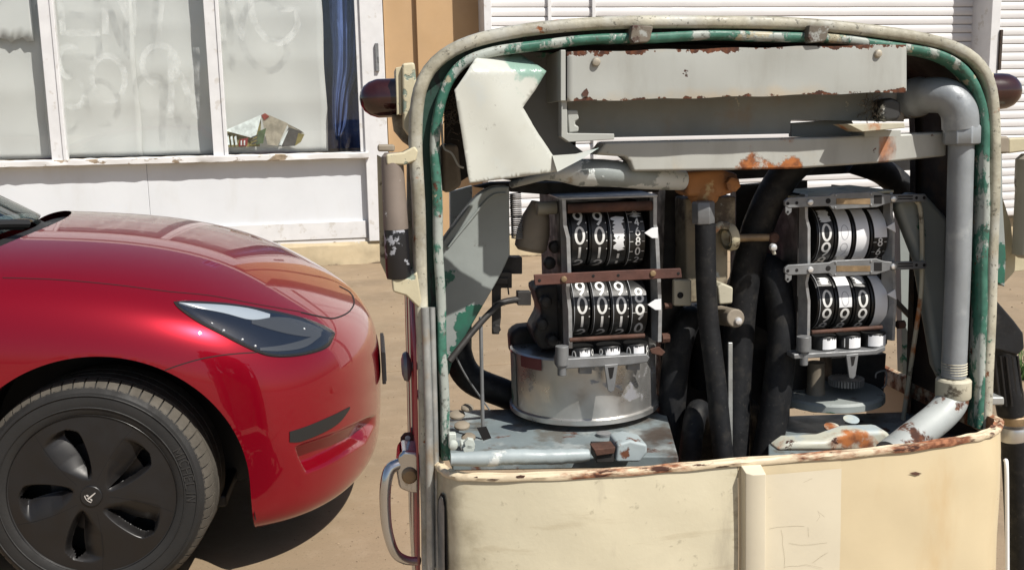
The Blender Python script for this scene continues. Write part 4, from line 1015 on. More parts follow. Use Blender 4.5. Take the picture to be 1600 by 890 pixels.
# --- pipes at the top
ptube('top_pipe', [(800, 288, .16), (858, 274, .09), (900, 270, .075), (955, 271, .075), (1008, 277, .085), (1066, 281, .11)], [.006]*8+[.008+.0125*min(1, i/9)-.0045*max(0, (i-14)/18) for i in range(33)], pipe_peel, seg=20)
ppoly('valve_body', [(1068, 268), (1130, 264), (1156, 272), (1152, 300), (1120, 310), (1074, 308)], .11, .07, orange_cast, bevel=.008)
bolt('bolt_head', 1142, 288, .11, .012, .012, orange_cast, dome=False)
b = MB(); b.lathe([(.024, -.02), (.026, .0), (.020, .012), (.010, .02)], pp(1100, 304, .13), (0, -.4, -1), 20); b.build('valve_dome', orange_cast, pump)
ppoly('valve_column', [(1071, 310), (1150, 306), (1150, 360), (1138, 372), (1138, 440), (1128, 470), (1072, 474)], .16, .06, cast_m, bevel=.004)
pbox('lug_plate', 1053, 437, 1081, 478, .13, .012, fit_m, bevel=.003); bolt('lug_hole', 1063, 461, .1295, .0052, .0006, gap_m)
ppoly('lug', [(1121, 448), (1128, 442), (1146, 449), (1145, 474), (1124, 476)], .10, .04, fit_m, bevel=.003)
b = MB(); b.tube([pp(1125, 492, .16), pp(1150, 497, .09)], [.016, .015], 18); b.build('stop_knob', canister_m, pump, bevel=.003); bolt('stop_screw', 1153, 501, .09, .0062, .006, silver)
# collar and shaft between the counters
b = MB(); b.lathe([(.019, 0), (.0215, .004), (.0215, .013), (.013, .016), (.013, 0)], pp(1134, 372, .135), (1, .2, .1), 24, caps=False); b.build('collar', cream_old, pump)
ptube('clamp_arm', [(1115, 360, .13), (1125, 352, .128), (1138, 353, .128)], .006, fit_m)
ptube('shaft', [(1140, 373, .14), (1175, 371, .135), (1207, 371, .13)], .0062, goldtrim)
bolt('shaft_end', 1208, 371, .13, .009, .008, rustrod); bolt('grease_nipple', 1207, 386, .12, .0062, .008, silver); ptube('nipple_tail', [(1207, 388, .12), (1210, 397, .12)], .003, glassbowl)
# --- hoses
b = MB(); b.lathe([(.0165, 0), (.018, .002), (.018, .033), (.016, .036)], pp(1099, 350, .10), (0, 0, 1), 6); b.build('hose_nut', steel, pump, bevel=.002)
ptube('hose', [(1102, 350, .10), (1103, 430, .10), (1107, 500, .10), (1119, 600, .09), (1132, 735, .08)], .0163, rubber, seg=20)
ptube('hose', [(1262, 240, .14), (1225, 275, .15), (1190, 340, .165), (1165, 430, .18), (1152, 560, .18), (1147, 735, .16)], .026, rubber, seg=20)
ptube('hose', [(1130, 520, .30), (1155, 450, .26), (1185, 418, .21), (1210, 432, .17), (1222, 510, .15), (1214, 610, .14), (1193, 735, .13)], .0245, rubber, seg=20)
ptube('hose', [(1100, 600, .28), (1098, 530, .26), (1080, 498, .23), (1064, 525, .21), (1052, 600, .20), (1045, 735, .19)], .0235, rubber, seg=20)
ptube('hose', [(1108, 735, .26), (1104, 670, .22), (1092, 640, .17), (1083, 668, .14), (1076, 735, .13)], .0185, rubber, seg=18)
ptube('hose', [(1185, 735, .30), (1182, 660, .25), (1163, 632, .20), (1157, 670, .17), (1155, 735, .16)], .015, rubber, seg=18)
ptube('hose', [(1330, 250, .27), (1385, 272, .26), (1425, 320, .26), (1452, 420, .27), (1462, 520, .29), (1440, 640, .30)], .023, rubber, seg=18)
ptube('drain_hose', [(712, 470, .34), (714, 545, .33), (735, 590, .32), (790, 615, .31), (850, 640, .30)], .026, rubber, seg=18)
pbox('strut_bar', 1138, 535, 1145, 705, .085, .004, trim_m)
# dark middle casting behind the hoses
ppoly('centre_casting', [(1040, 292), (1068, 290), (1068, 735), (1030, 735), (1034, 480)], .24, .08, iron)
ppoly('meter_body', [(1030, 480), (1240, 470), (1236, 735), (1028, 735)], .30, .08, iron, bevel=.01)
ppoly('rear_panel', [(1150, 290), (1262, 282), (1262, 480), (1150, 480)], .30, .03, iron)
# --- right standpipe
sx = .0186
b = MB(); pth = [pp(1395, 156, .17), pp(1435, 154, .13)]; b.tube([pp(1395, 160, .16), pp(1434, 153, .07)], .030, 20); b.build('pipe_union', canister_m, pump)
ptube('standpipe_elbow', [(1422, 154, .085), (1450, 149, .05), (1480, 152, .03), (1498, 172, .022), (1501, 200, .022)], [.030]*6+[.0265]*27, galv, seg=24)
b = MB(); b.lathe([(.0255, 0), (.0275, .003), (.0275, .026), (.0255, .030)], pp(1502, 226, .022), (0, 0, 1), 8); b.build('union_nut', galv, pump, bevel=.002)
ptube('standpipe', [(1502, 226, .022), (1497, 420, .022), (1490, 588, .022)], sx, galv, seg=24, smooth=False)
b = MB()
for k in range(5): b.lathe([(.0182, 0), (.0194, .0015), (.0182, .003)], pp(1491, 584-k*4, .022), (0, 0, 1), 24, caps=False)
b.build('pipe_thread', fit_m, pump)['kind'] = 'stuff'
b = MB(); b.lathe([(.024, 0), (.0265, .004), (.0265, .030), (.0235, .034)], pp(1489, 622, .022), (0, 0, 1), 24); b.build('pipe_fitting', fit_m, pump, bevel=.002)
ptube('angled_pipe', [(1489, 606, .022), (1486, 628, .020), (1468, 650, .008), (1436, 676, -.015), (1390, 712, -.05)], .0245, pipe_rust, seg=24)
ptube('side_conduit', [(1412, 312, .098), (1432, 314, .098), (1439, 335, .098), (1441, 400, .10), (1439, 460, .10), (1432, 510, .11), (1422, 580, .13), (1411, 655, .15)], .0038, fit_m, seg=10)
ppoly('rear_post', [(1405, 330), (1425, 330), (1432, 640), (1412, 660)], .34, .02, gusset_m)
ppoly('right_gusset', [(1400, 318), (1424, 300), (1452, 306), (1484, 340), (1482, 610), (1464, 575), (1450, 490), (1436, 410)], .11, .03, gusset_m, bevel=.012)
ppoly('diagonal_brace', [(1395, 470), (1402, 466), (1440, 505), (1436, 512)], .30, .01, iron)
ppoly('diagonal_brace', [(1398, 585), (1475, 625), (1475, 634), (1398, 596)], .30, .01, gusset_m)
# --- left gusset and linkage
gs = spline_px([(690, 378), (712, 348), (735, 318), (752, 301), (772, 292), (796, 291)])+spline_px([(797, 398), (781, 432), (758, 472), (735, 512), (712, 552), (700, 590)])+[(690, 590)]
ppoly('gusset', gs, .13, .03, gusset_m, bevel=.009)
ptube('gusset_bead', [(790, 302, .1285), (766, 308, .1285), (732, 347, .1285), (700, 386, .1285)], .002, gusset_m)
ppoly('left_rear_post', [(703, 300), (738, 290), (737, 560), (706, 560)], .36, .02, gusset_m)
b = MB(); p0, p1 = pp(805, 302, .15), pp(808, 372, .15); hel = []
for i in range(22*14+1): a = 2*math.pi*i/14; hel.append(p0.lerp(p1, i/(22*14))+Vector((math.cos(a)*.0085, math.sin(a)*.0085, 0)))
b.tube(hel, .0011, 5); b.build('coil_spring', steel, pump)
ppoly('upper_arm', [(740, 292), (770, 285), (1030, 285), (1030, 300), (880, 306), (800, 300)], .20, .03, iron)
b = MB(); b.lathe([(.020, 0), (.026, .006), (.0265, .03), (.022, .055), (.016, .070), (.012, .08)], pp(828, 392, .17), (.22, 0, 1), 24); b.build('canister', canister_m, pump)
b = MB(); b.tube([pp(838, 326, .15), pp(880, 323, .155)], .0105, 18); b.build('pipe_stub', glassbowl, pump, bevel=.002)
pbox('bracket_block', 776, 402, 816, 428, .17, .03, iron); ppoly('slotted_link', [(769, 425), (800, 425), (800, 450), (783, 450), (783, 496), (780, 522), (769, 522)], .16, .006, iron)
ppoly('slotted_link', [(777, 440), (782, 440), (782, 492), (777, 492)], .166, .006, iron)
pbox('link_nut', 766, 434, 794, 444, .155, .015, iron); bolt('link_nut', 775, 512, .155, .007, .01, iron, dome=False); ptube('link_pin', [(793, 444, .16), (795, 460, .16)], .0012, iron)
ptube('control_pipe', [(702, 564, .10), (740, 516, .12), (772, 482, .14), (786, 472, .145), (812, 467, .15)], .0052, iron, seg=12)
pbox('pipe_ferrule', 809, 456, 830, 477, .145, .02, iron)
ptube('control_rod', [(751, 495, .13), (753, 600, .13), (755, 690, .13)], .0031, steel, seg=10, smooth=False)
ptube('thin_wire', [(712, 556, .14), (730, 590, .15), (765, 640, .17)], .0016, steel, seg=6)
ptube('loose_wire', [(690, 182, .03), (691, 215, .03), (694, 232, .03), (706, 240, .035), (716, 258, .04), (724, 262, .045)], .0016, greyp, seg=8)
ppoly('old_duct', [(690, 225), (716, 225), (722, 290), (704, 302), (690, 300)], .10, .05, canister_m, bevel=.008)
# --- floor trays
def tray(name, pts, zl, m, front, th=.02):
    b = MB(); b.prism([pz(x, y, zl) for x, y in pts], (0, 0, -th)); return b.build(name, m, pump, bevel=.003)
zl = zt-.012
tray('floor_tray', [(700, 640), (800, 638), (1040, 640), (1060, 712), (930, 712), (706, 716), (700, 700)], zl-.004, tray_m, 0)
ptube('tray_fold', [(704, 717, -.062), (760, 716, -.062), (800, 713, -.062), (860, 713, -.062), (920, 710, -.062)], [.0085+.0025*min(1, i/6, (32-i)/6)+random.uniform(-.0006, .0006) for i in range(33)], mat('tray_fold_paint', (.29, .335, .345), .5, bump=.5, bscale=60, var=.1, layers=(dict(col=(.48, .50, .48), scale=16, thr=.6, soft=.03, h=.5), dict(col=RUST, col2=RUST2, scale=24, thr=.62, soft=.03, rough=.9),)), seg=16)
ppoly('tray_lug', [(962, 722), (965, 694), (985, 688), (1012, 694), (1012, 708), (1000, 722)], -.055, .05, mat('tray_fold_paint', (0, 0, 0)), bevel=.004)
pbox('tray_lug', 932, 702, 960, 722, -.05, .04, iron); ppoly('rusty_foot', [(928, 702), (962, 698), (960, 708), (932, 712)], -.055, .03, rustrod)
ppoly('tray_riser', [(1212, 706), (1235, 690), (1290, 688), (1330, 674), (1385, 672), (1402, 690), (1395, 706)], -.02, .04, tray2_m, bevel=.01)
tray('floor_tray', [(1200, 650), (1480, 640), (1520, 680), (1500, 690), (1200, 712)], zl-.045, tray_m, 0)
for x, y in ((733, 690), (731, 699)): bolt('bolt_head', x, y, -.035, .008, .010, bolt_m, dome=False)
pbox('square_nut', 720, 692, 742, 703, -.04, .02, bolt_m, bevel=.002); pbox('square_nut', 701, 677, 713, 700, -.015, .012, bolt_m, bevel=.002); bolt('bolt_head', 708, 694, -.02, .007, .009, bolt_m)
for x, y, r in ((714, 649, .013), (730, 638, .010), (722, 666, .012), (732, 684, .011)): bolt('dark_bolt', x, y, .08 if y > 660 else .16, r, .006, canister_m, ax=(0, -.25, 1))
ppoly('tray_slot', [(745, 668), (760, 666), (768, 684), (755, 688)], .02, .002, gap_m, bevel=0)
for x, y in ((1300, 667), (1330, 655)): bolt('tray_washer', x, y, .1, .013, .002, tray2_m, ax=(0, -.3, 1))
# --- left drum
zd0, zd1 = pp(914, 662, .118).z, pp(914, 566, .118).z; dc = Vector((pp(914, 640, .24).x, .246, 0)); dr = .1275
b = MB(); b.lathe([(dr-.004, zd0-.006), (dr+.001, zd0-.004), (dr+.0015, zd0+.004), (dr-.003, zd0+.006)], dc, (0, 0, 1), 96); b.lathe([(dr-.003, zd0+.004), (dr-.003, zd1), (dr-.006, zd1+.003), (.03, zd1+.004)], dc, (0, 0, 1), 96); drum = b.build('meter_drum', alu, pump)
b = MB(); b.lathe([(dr-.0015, zd1-.016), (dr-.001, zd1+.002)], dc, (0, 0, 1), 12, caps=False, a0=rad(0), a1=rad(38)); 
rr = dr-.0012; b = MB(); rows = []
for z in (zd1-.018, zd1+.001): rows.append([dc+Vector((-math.cos(a)*rr, -math.sin(a)*rr, z)) for a in [rad(24+22*i/10) for i in range(11)]])
b.grid(rows); b.build('tape_mark', maroon, drum)
rr = dr-.0016; b = MB(); rows = []
for z in (zd0+.008, zd1-.002): rows.append([dc+Vector((-math.cos(a)*rr, -math.sin(a)*rr, z)) for a in [rad(2+13*i/6) for i in range(7)]])
b.grid(rows); b.build('drum_cover', gusset_m, drum)
b = MB(); b.lathe([(.012, 0), (.012, .03)], pp(944, 704, .10), (0, 0, 1), 16); b.build('drum_stem', steel, drum)
ppoly('drum_neck', [(797, 520), (812, 512), (880, 505), (880, 548), (800, 560)], .26, .05, iron, parent=drum, bevel=.01)
# --- counters
GLYPHW = .0037
def wheel_part(cx, cy, yc, R, wd, marks, parent, pitch_deg=36):
    """one number wheel, its axis along x; marks: (kind, angle, ...)"""
    q_ = pp(cx, cy, yc-R); c = Vector((q_.x, yc, q_.z)); b = MB()
    prof = [(R*.55, -wd/2), (R-.003, -wd/2), (R-.0025, -wd/2+.003), (R, -wd/2+.0036), (R, wd/2-.001), (R-.004, wd/2), (R*.55, wd/2)]
    b.lathe(prof, c, (1, 0, 0), 72, mi=0)
    def fn(dr): return lambda s, t: c+Vector((s, -math.cos(t)*(R+dr), math.sin(t)*(R+dr)))
    dg_h = R*rad(pitch_deg)
    for mk in marks:
        if mk[0] == 'd':        # digit, angle, height factor, material
            ch, an, hf, mi = mk[1], rad(mk[2]), mk[3], mk[4]; hh = dg_h*hf; ww = min(wd*.66, hh*.64); x0 = mk[5] if len(mk) > 5 else .0012
            for ln in GL[ch]:
                l2 = [((x-.5)*ww+x0, an+((y-.5)*hh)/R) for x, y in densify(ln, .1)]
                sc = 1/R
                # ribbon in true length, angles converted back
                stroke(b, [(x, t*R) for x, t in l2], GLYPHW*(mk[6] if len(mk) > 6 else 1), lambda s, t: fn(.00035)(s, t/R), mi)
        elif mk[0] == 'b':      # worn band between two angles
            a0, a1, mi = rad(mk[1]), rad(mk[2]), mk[3]; n = 26; rows = []
            rg = mk[4] if len(mk) > 4 else .0
            for i in range(n+1):
                t = a0+(a1-a0)*i/n; e = rg*random.random()
                xl = -wd/2+.0045+e*wd*.5; xr = wd/2-.0015-rg*random.random()*wd*.4
                if rg and i in (0, n): xl = xr = 0
                rows.append([fn(.0002)(xl+(xr-xl)*k/4, t) for k in range(5)])
            b.grid(rows, mi)
        elif mk[0] == 't':      # tick lines every step
            for an in mk[1]:
                for x0, x1 in ((-wd*.40, -wd*.2), (wd*.28, wd*.44)): stroke(b, [(x0, rad(an)*R), (x1, rad(an)*R)], .0009, lambda s, t: fn(.0003)(s, t/R), 1)
        elif mk[0] == 'l':      # thin line round the left edge
            stroke(b, [(-wd*.40, rad(a)*R) for a in range(-80, 81, 8)], .0007, lambda s, t: fn(.0003)(s, t/R), 3)
        elif mk[0] == 'o':      # dots along the right edge
            for an in mk[1]: stroke(b, [(wd*.40, rad(an)*R), (wd*.45, rad(an)*R)], .0018, lambda s, t: fn(.0003)(s, t/R), 1)
    return b.build('number_wheel', [wheelblk, num_white, worn_white, faint, clean_white], parent, ang=40)
def totaliser(px, py, yl, r, h, parent, blob):
    c = pp(px, py, yl); b = MB(); b.lathe([(r*.9, 0), (r, .001), (r, h-.001), (r*.96, h), (.002, h+.0005)], c, (0, 0, 1), 36, mi=0)
    b.lathe([(.005, -.012), (.005, 0)], c, (0, 0, 1), 10, mi=0)
    rows = []
    for i in range(21):
        a = rad(blob[0]+(blob[1]-blob[0])*i/20); top = h*(.93-.22*random.random()*blob[2])
        rows.append([c+Vector((math.sin(a)*(r+.0003), -math.cos(a)*(r+.0003), h*.10+(top-h*.10)*k/3)) for k in range(4)])
    b.grid(rows, 4)
    for ch, an in blob[3]:
        for ln in GL[ch]:
            stroke(b, [(rad(an)*r+(x-.5)*.008, h*.18+y*h*.66) for x, y in densify(ln, .15)], .0016, lambda s, t: c+Vector((math.sin(s/r)*(r+.0006), -math.cos(s/r)*(r+.0006), t)), 1 )
    b.build('total_wheel', [wheelblk, num_white, worn_white, faint, clean_white], parent, ang=40)
def side_plate(pts, yl, dpt, x_th, parent, name='side_plate'):
    # upright plate: front edge follows pts; extruded back, thin in x
    P_ = [pp(x, y, yl) for x, y in pts]; b = MB(); th = Vector((x_th, 0, 0)); bk = Vector((0, dpt, 0))
    rows = [[p for p in P_], [p+th for p in P_], [Vector((P_[0].x, 0, p.z))+th+Vector((0, yl+dpt, 0)) for p in P_], [Vector((P_[0].x, 0, p.z))+Vector((0, yl+dpt, 0)) for p in P_]]
    b.grid([[rows[k % 4][i] for k in range(5)] for i in range(len(P_))]); n = len(P_)
    b.add([rows[k][0] for k in range(4)], [(0, 1, 2, 3)]); b.add([rows[k][-1] for k in range(4)], [(3, 2, 1, 0)])
    o = b.build(name, plate_edge, parent, bevel=.0008)
    x0 = P_[0].x; z0 = min(p.z for p in P_); z1 = max(p.z for p in P_); d = MB(); d.box((x0+x_th/2, yl+dpt+.095, (z0+z1)/2), (x_th*.8, .18, z1-z0)); d.build('side_wall', iron, parent)
    return o
YR = .155; RW = .047
# left counter
hb = MB(); q0, q1 = pp(880, 318, .2), pp(1030, 540, .2)
hb.box(((q0.x+q1.x)/2, .265, (q0.z+q1.z)/2), ((q1.x-q0.x)*.97, .12, q0.z-q1.z)); cl = hb.build('counter', iron, pump, bevel=.004); cl['label'] = 'left mechanical price and volume counter'
for zc in (372, 483):
    p = pp(880, zc, YR-RW); p.y = YR; b = MB(); b.lathe([(.008, 0), (.008, .135)], p, (1, 0, 0), 12); b.build('axle', iron, cl)
side_plate([(878, 309), (880, 352), (885, 372), (887, 430), (884, 452), (888, 485), (889, 544)], .100, .022, .006, cl)
side_plate([(1021, 308), (1021, 352), (1024, 372), (1027, 440), (1029, 485), (1028, 534)], .100, .022, .006, cl)
ppoly('top_plate', [(876, 309), (1028, 304), (1028, 308), (876, 312.5)], .098, .22, plate_edge, cl)
W0 = ('d', '0', 5, .80, 1); 
for cx, k in ((905, 0), (936, 0)):
    wheel_part(cx, 373, YR, RW, .0285, [('d', '8', 77, .7, 3), ('d', '9', 41, .80, 1), ('d', '0', 6, .84, 1), ('d', '1', -29, .72, 1), ('d', '2', -62, .8, 3), ('o', (30, 12, -4, -20))], cl)
wheel_part(966, 373, YR, RW, .0285, [('b', 46, -24, 2, .55), ('d', '1', -36, .32, 1), ('d', '1', -56, .32, 3), ('l',)], cl)
sm = [('d', c_, a_, .42, m_, .002, .55) for c_, a_, m_ in (('2', 52, 1), ('4', 33, 1), ('6', 14, 1), ('8', -5, 1), ('0', -25, 1), ('2', -47, 3))]
wheel_part(995, 373, YR, RW, .0285, sm+[('t', (52, 33, 14, -5, -25, -47)), ('l',), ('b', 56, 44, 2, .8)], cl)
for cx in (909, 940, 970):
    wheel_part(cx, 484, YR, RW, .0285, [('d', '8', 77, .7, 3), ('d', '9', 43, .80, 1), ('d', '0', 9, .84, 1), ('d', '1', -25, .72, 1), ('d', '2', -60, .8, 3), ('o', (35, 18, 2, -14)), ('l',)], cl)
wheel_part(999, 484, YR, RW, .0285, [('d', '8', 29, .74, 1), ('d', '9', -5, .80, 1), ('d', '0', -42, .7, 3), ('t', (29, -5)), ('l',)], cl)
b = MB(); b.tube([pp(886, 326, .105), pp(1018, 321, .105)], .0075, 14); b.build('tie_rod', rustrod, cl)
b = MB(); b.tube([pp(890, 531, .092), pp(1007, 524, .092)], .0036, 12); b.build('tie_rod', rustrod, cl)
b = MB(); b.prism([pp(x, y, .082) for x, y in ((834, 429), (980, 422), (1064, 419), (1066, 434), (980, 438), (836, 446))], (0, .004, 0)); st = b.build('strap', rustbar, cl, bevel=.0012)
for x, y in ((843, 438), (927, 431), (966, 430), (1060, 427)): bolt('strap_hole', x, y, .0818, .0024, .0004, gap_m, cl)
for x, y in ((881, 436), (1020, 427)): bolt('strap_rivet', x, y, .0818, .0048, .003, goldtrim, cl)
for px, py in ((1007, 364), (1012, 476)):
    ppoly('pointer', [(px, py), (px+12, py-8), (px+21, py-9), (px+21, py+8), (px+12, py+8)], .094, .002, clean_white, cl, bevel=.0004)
for x, y, r in ((1034, 528, .008), (1038, 478, .005)): b = MB(); b.lathe([(r, 0), (r, .012)], pp(x, y, .14), (1, 0, 0), 8); b.build('side_nut', rustrod, cl)
ppoly('base_bracket', [(870, 561), (1010, 553), (1016, 558), (1012, 566), (985, 570), (872, 577)], .085, .03, steel, cl, bevel=.002)
ppoly('bracket_tab', [(944, 570), (966, 568), (960, 610), (955, 613), (950, 610)], .084, .004, steel, cl); ppoly('tab_slot', [(950, 574), (960, 573), (957, 590), (953, 592)], .0836, .0006, gap_m, cl, bevel=0)
b = MB(); b.tube([pp(878, 540, .09), pp(878, 570, .09)], .0105, 16); b.tube([pp(878, 570, .09), pp(878, 586, .09)], .007, 12); b.build('bracket_post', steel, cl, bevel=.001)
for x, y in ((915, 578), (990, 572)): pbox('bracket_foot', x-10, y-6, x+10, y+6, .095, .01, steel, cl)
for px, py, bl in ((908, 566, (-16, 34, 1.2, [('0', -44), ('8', 52)])), (951, 563, (-25, 50, 1.4, [('8', -48)])), (993, 560, (-22, 28, .6, [('0', -46), ('8', 52)]))):
    totaliser(px, py, .112, .0198, .027, cl, bl)
ppoly('small_lever', [(1015, 545), (1030, 541), (1040, 550), (1034, 556), (1018, 552)], .10, .003, rustrod, cl)
# counter's gear case at its left
ppoly('gear_case', [(834, 450), (880, 440), (880, 545), (845, 548), (832, 520), (848, 490)], .17, .08, iron, cl, bevel=.008)
for x, y in ((852, 470), (846, 505), (862, 530), (858, 410), (866, 385)): bolt('gear_boss', x, y, .165, .010, .014, iron, cl)
# right counter
hb = MB(); q0, q1 = pp(1250, 312, .2), pp(1392, 540, .2)
hb.box(((q0.x+q1.x)/2, .265, (q0.z+q1.z)/2), ((q1.x-q0.x)*.97, .12, q0.z-q1.z)); cr_ = hb.build('counter', iron, pump, bevel=.004); cr_['label'] = 'right mechanical counter with grey link straps'
side_plate([(1258, 304), (1258, 340), (1262, 356), (1262, 424), (1258, 442), (1262, 470), (1261, 546)], .100, .022, .005, cr_)
side_plate([(1391, 300), (1391, 336), (1395, 350), (1394, 420), (1396, 445), (1397, 470), (1394, 532)], .100, .022, .005, cr_)
ppoly('top_plate', [(1246, 308), (1397, 297), (1397, 301), (1246, 311.5)], .100, .15, cream_old, cr_)
wheel_part(1291, 371, YR, RW, .0275, [('b', 62, 30, 2, .35), ('d', '0', 10, .86, 1), ('d', '9', -26, .84, 1), ('d', '8', -60, .8, 1), ('l',)], cr_)
wheel_part(1319, 371, YR, RW, .0275, [('b', 64, -42, 4), ('d', '0', 10, .8, 3, .0012, .35), ('d', '9', -26, .8, 3, .0012, .35), ('b', -42, -58, 2, .5), ('d', '8', -60, .8, 1)], cr_)
wheel_part(1347, 371, YR, RW, .0275, [('b', 66, -66, 4)], cr_)
wheel_part(1375, 371, YR, RW, .0275, [('b', 66, 0, 4), ('d', '8', -9, .42, 1, .001, .6), ('d', '6', -30, .42, 1, .001, .6), ('d', '4', -50, .42, 3, .001, .6), ('t', (-9, -30, -50))], cr_)
wheel_part(1292, 476, YR, RW, .0275, [('b', 60, 42, 2, .6), ('d', '0', 12, .86, 1), ('d', '9', -24, .84, 1), ('d', '8', -58, .8, 3), ('l',)], cr_)
wheel_part(1320, 476, YR, RW, .0275, [('b', 66, -5, 4), ('d', '0', 12, .8, 3, .0012, .35), ('d', '9', -24, .84, 1), ('d', '8', -58, .8, 3)], cr_)
wheel_part(1348, 476, YR, RW, .0275, [('b', 66, 44, 2, .5), ('d', '0', 12, .86, 1), ('d', '9', -24, .84, 1), ('d', '8', -58, .8, 3)], cr_)
wheel_part(1376, 476, YR, RW, .0275, [('b', 68, -62, 4)], cr_)
for py in (314, 419):
    d_ = py-314
    def Y(y): return y+d_
    lk = MB()
    lk.prism([pp(x, Y(y), .084) for x, y in ((1226, 314), (1232, 309), (1296, 305), (1302, 302), (1370, 299), (1382, 303), (1392, 304), (1446, 303), (1450, 309), (1446, 315), (1392, 317), (1382, 320), (1370, 324), (1302, 328), (1296, 322), (1233, 325), (1226, 321))], (0, .006, 0))
    lko = lk.build('link_strap', steel, cr_, bevel=.0014)
    pbox('strap_insert', 1307, Y(310), 1360, Y(319), .0834, .001, goldtrim, cr_, bevel=0)
    pbox('strap_slot', 1366, Y(305), 1378, Y(318), .0834, .001, gap_m, cr_, bevel=0)
    for x, y, r in ((1231, 318, .0026), (1245, 317, .0026), (1294, 314, .0042), (1432, 309, .0024), (1444, 309, .0026)): bolt('strap_hole', x, Y(y), .0838, r, .0004, gap_m, cr_)
    for x, y in ((1266, 316), (1396, 311)): bolt('strap_pin', x, Y(y), .0838, .0048, .003, silver, cr_)
    for x, y in ((1306, 305), (1361, 303), (1305, 324), (1361, 320)): bolt('strap_rivet', x, Y(y), .0838, .0018, .0015, plate_edge, cr_)
    for y in (307, 311): ptube('strap_rib', [(1403, Y(y), .084), (1426, Y(y-.4), .084)], .0011, iron, cr_, seg=8)
    ppoly('strap_ear', [(1227, Y(322)), (1238, Y(322)), (1237, Y(332)), (1231, Y(337)), (1227, Y(332))], .085, .003, steel, cr_); bolt('strap_hole', 1231, Y(331), .0848, .002, .0004, gap_m, cr_)
for px, py in ((1385, 356), (1386, 461)): ppoly('pointer', [(px, py-1), (px+13, py-9), (px+15, py+7)], .094, .002, clean_white, cr_, bevel=.0004)
b = MB(); b.tube([pp(1268, 519, .092), pp(1378, 511, .092)], .0034, 12); b.build('tie_rod', rustrod, cr_)
b = MB(); b.lathe([(.007, 0), (.007, .012)], pp(1402, 507, .11), (1, 0, 0), 8); b.build('side_nut', rustrod, cr_)
for px, py, bl in ((1287, 544, (-30, 50, 1.0, [])), (1325, 542, (-22, 46, .8, [('1', -42)])), (1364, 539, (-50, 50, .5, []))):
    totaliser(px, py, .112, .0196, .0225, cr_, bl)
ppoly('base_bracket', [(1240, 553), (1368, 546), (1384, 540), (1384, 548), (1370, 554), (1241, 561)], .085, .03, steel, cr_, bevel=.002)
ppoly('bracket_tab', [(1322, 554), (1342, 552), (1337, 588), (1333, 592), (1327, 590)], .084, .004, steel, cr_); ppoly('tab_slot', [(1329, 557), (1337, 556), (1334, 570), (1331, 572)], .0836, .0006, gap_m, cr_, bevel=0)
b = MB(); b.tube([pp(1256, 525, .09), pp(1256, 548, .09)], .0115, 16); b.tube([pp(1256, 548, .09), pp(1256, 570, .09)], .0065, 12); b.build('bracket_post', steel, cr_, bevel=.001)
b = MB(); b.lathe([(.016, 0), (.0165, .035), (.015, .04), (.0145, .085)], pp(1274, 640, .19), (0, 0, 1), 24); b.build('spindle_column', canister_m, cr_)
zg = pp(1325, 600, .15).z; gc = Vector((pp(1322, 600, .17).x, .17, zg)); b = MB()
for k in range(36):
    a = 2*math.pi*k/36; b.box(gc+Vector((math.cos(a)*.0265, math.sin(a)*.0265, 0)), (.006, .0024, .011), Matrix.Rotation(a, 3, 'Z'))
b.lathe([(.006, -.0055), (.024, -.0055), (.024, .0055), (.006, .0055)], gc, (0, 0, 1), 36); b.build('gear', steel, cr_)
zz0 = pp(1297, 650, .11).z; bc = Vector((pp(1297, 640, .20).x, .205, zz0)); b = MB(); b.lathe([(.03, 0), (.088, 0), (.0925, .002), (.0925, .012), (.088, .016), (.03, .016)], bc, (0, 0, 1), 64); b.build('base_disc', gusset_m, cr_)
ppoly('gear_case', [(1300, 560), (1385, 552), (1380, 630), (1345, 640), (1345, 600), (1300, 600)], .24, .05, iron, cr_)
ptube('wire_loop', [(1368, 590, .15), (1370, 582, .15), (1384, 580, .15), (1384, 600, .15), (1378, 606, .15)], .0015, steel, cr_, seg=6)
ppoly('gear_case', [(1212, 560), (1262, 556), (1262, 636), (1212, 640)], .22, .05, iron, cr_)
# --- nests of dry grass behind the sheet and beside the clamp
for cx, cy, sx_, sy_, n, yl in ((702, 165, 14, 40, 70, .06), (1362, 172, 18, 18, 40, .05)):
    b = MB()
    for _ in range(n):
        x, y = random.gauss(cx, sx_*.5), random.gauss(cy, sy_*.5); a = random.uniform(0, 6.3); L_ = random.uniform(8, 26)
        pts = [pp(x+math.cos(a)*L_*t+random.uniform(-3, 3), y+math.sin(a)*L_*t+random.uniform(-3, 3), yl+random.uniform(-.01, .02)) for t in (0, .35, .7, 1)]
        b.tube(crom(pts, 3), .00045, 3, caps=False)
    o = b.build('dry_grass', web_m, None); o.matrix_world = MP; tag(o, 'dry grass nest caught behind the torn sheet' if cx < 900 else 'dry grass wisp caught beside the black header clamp', 'grass', kind='stuff')
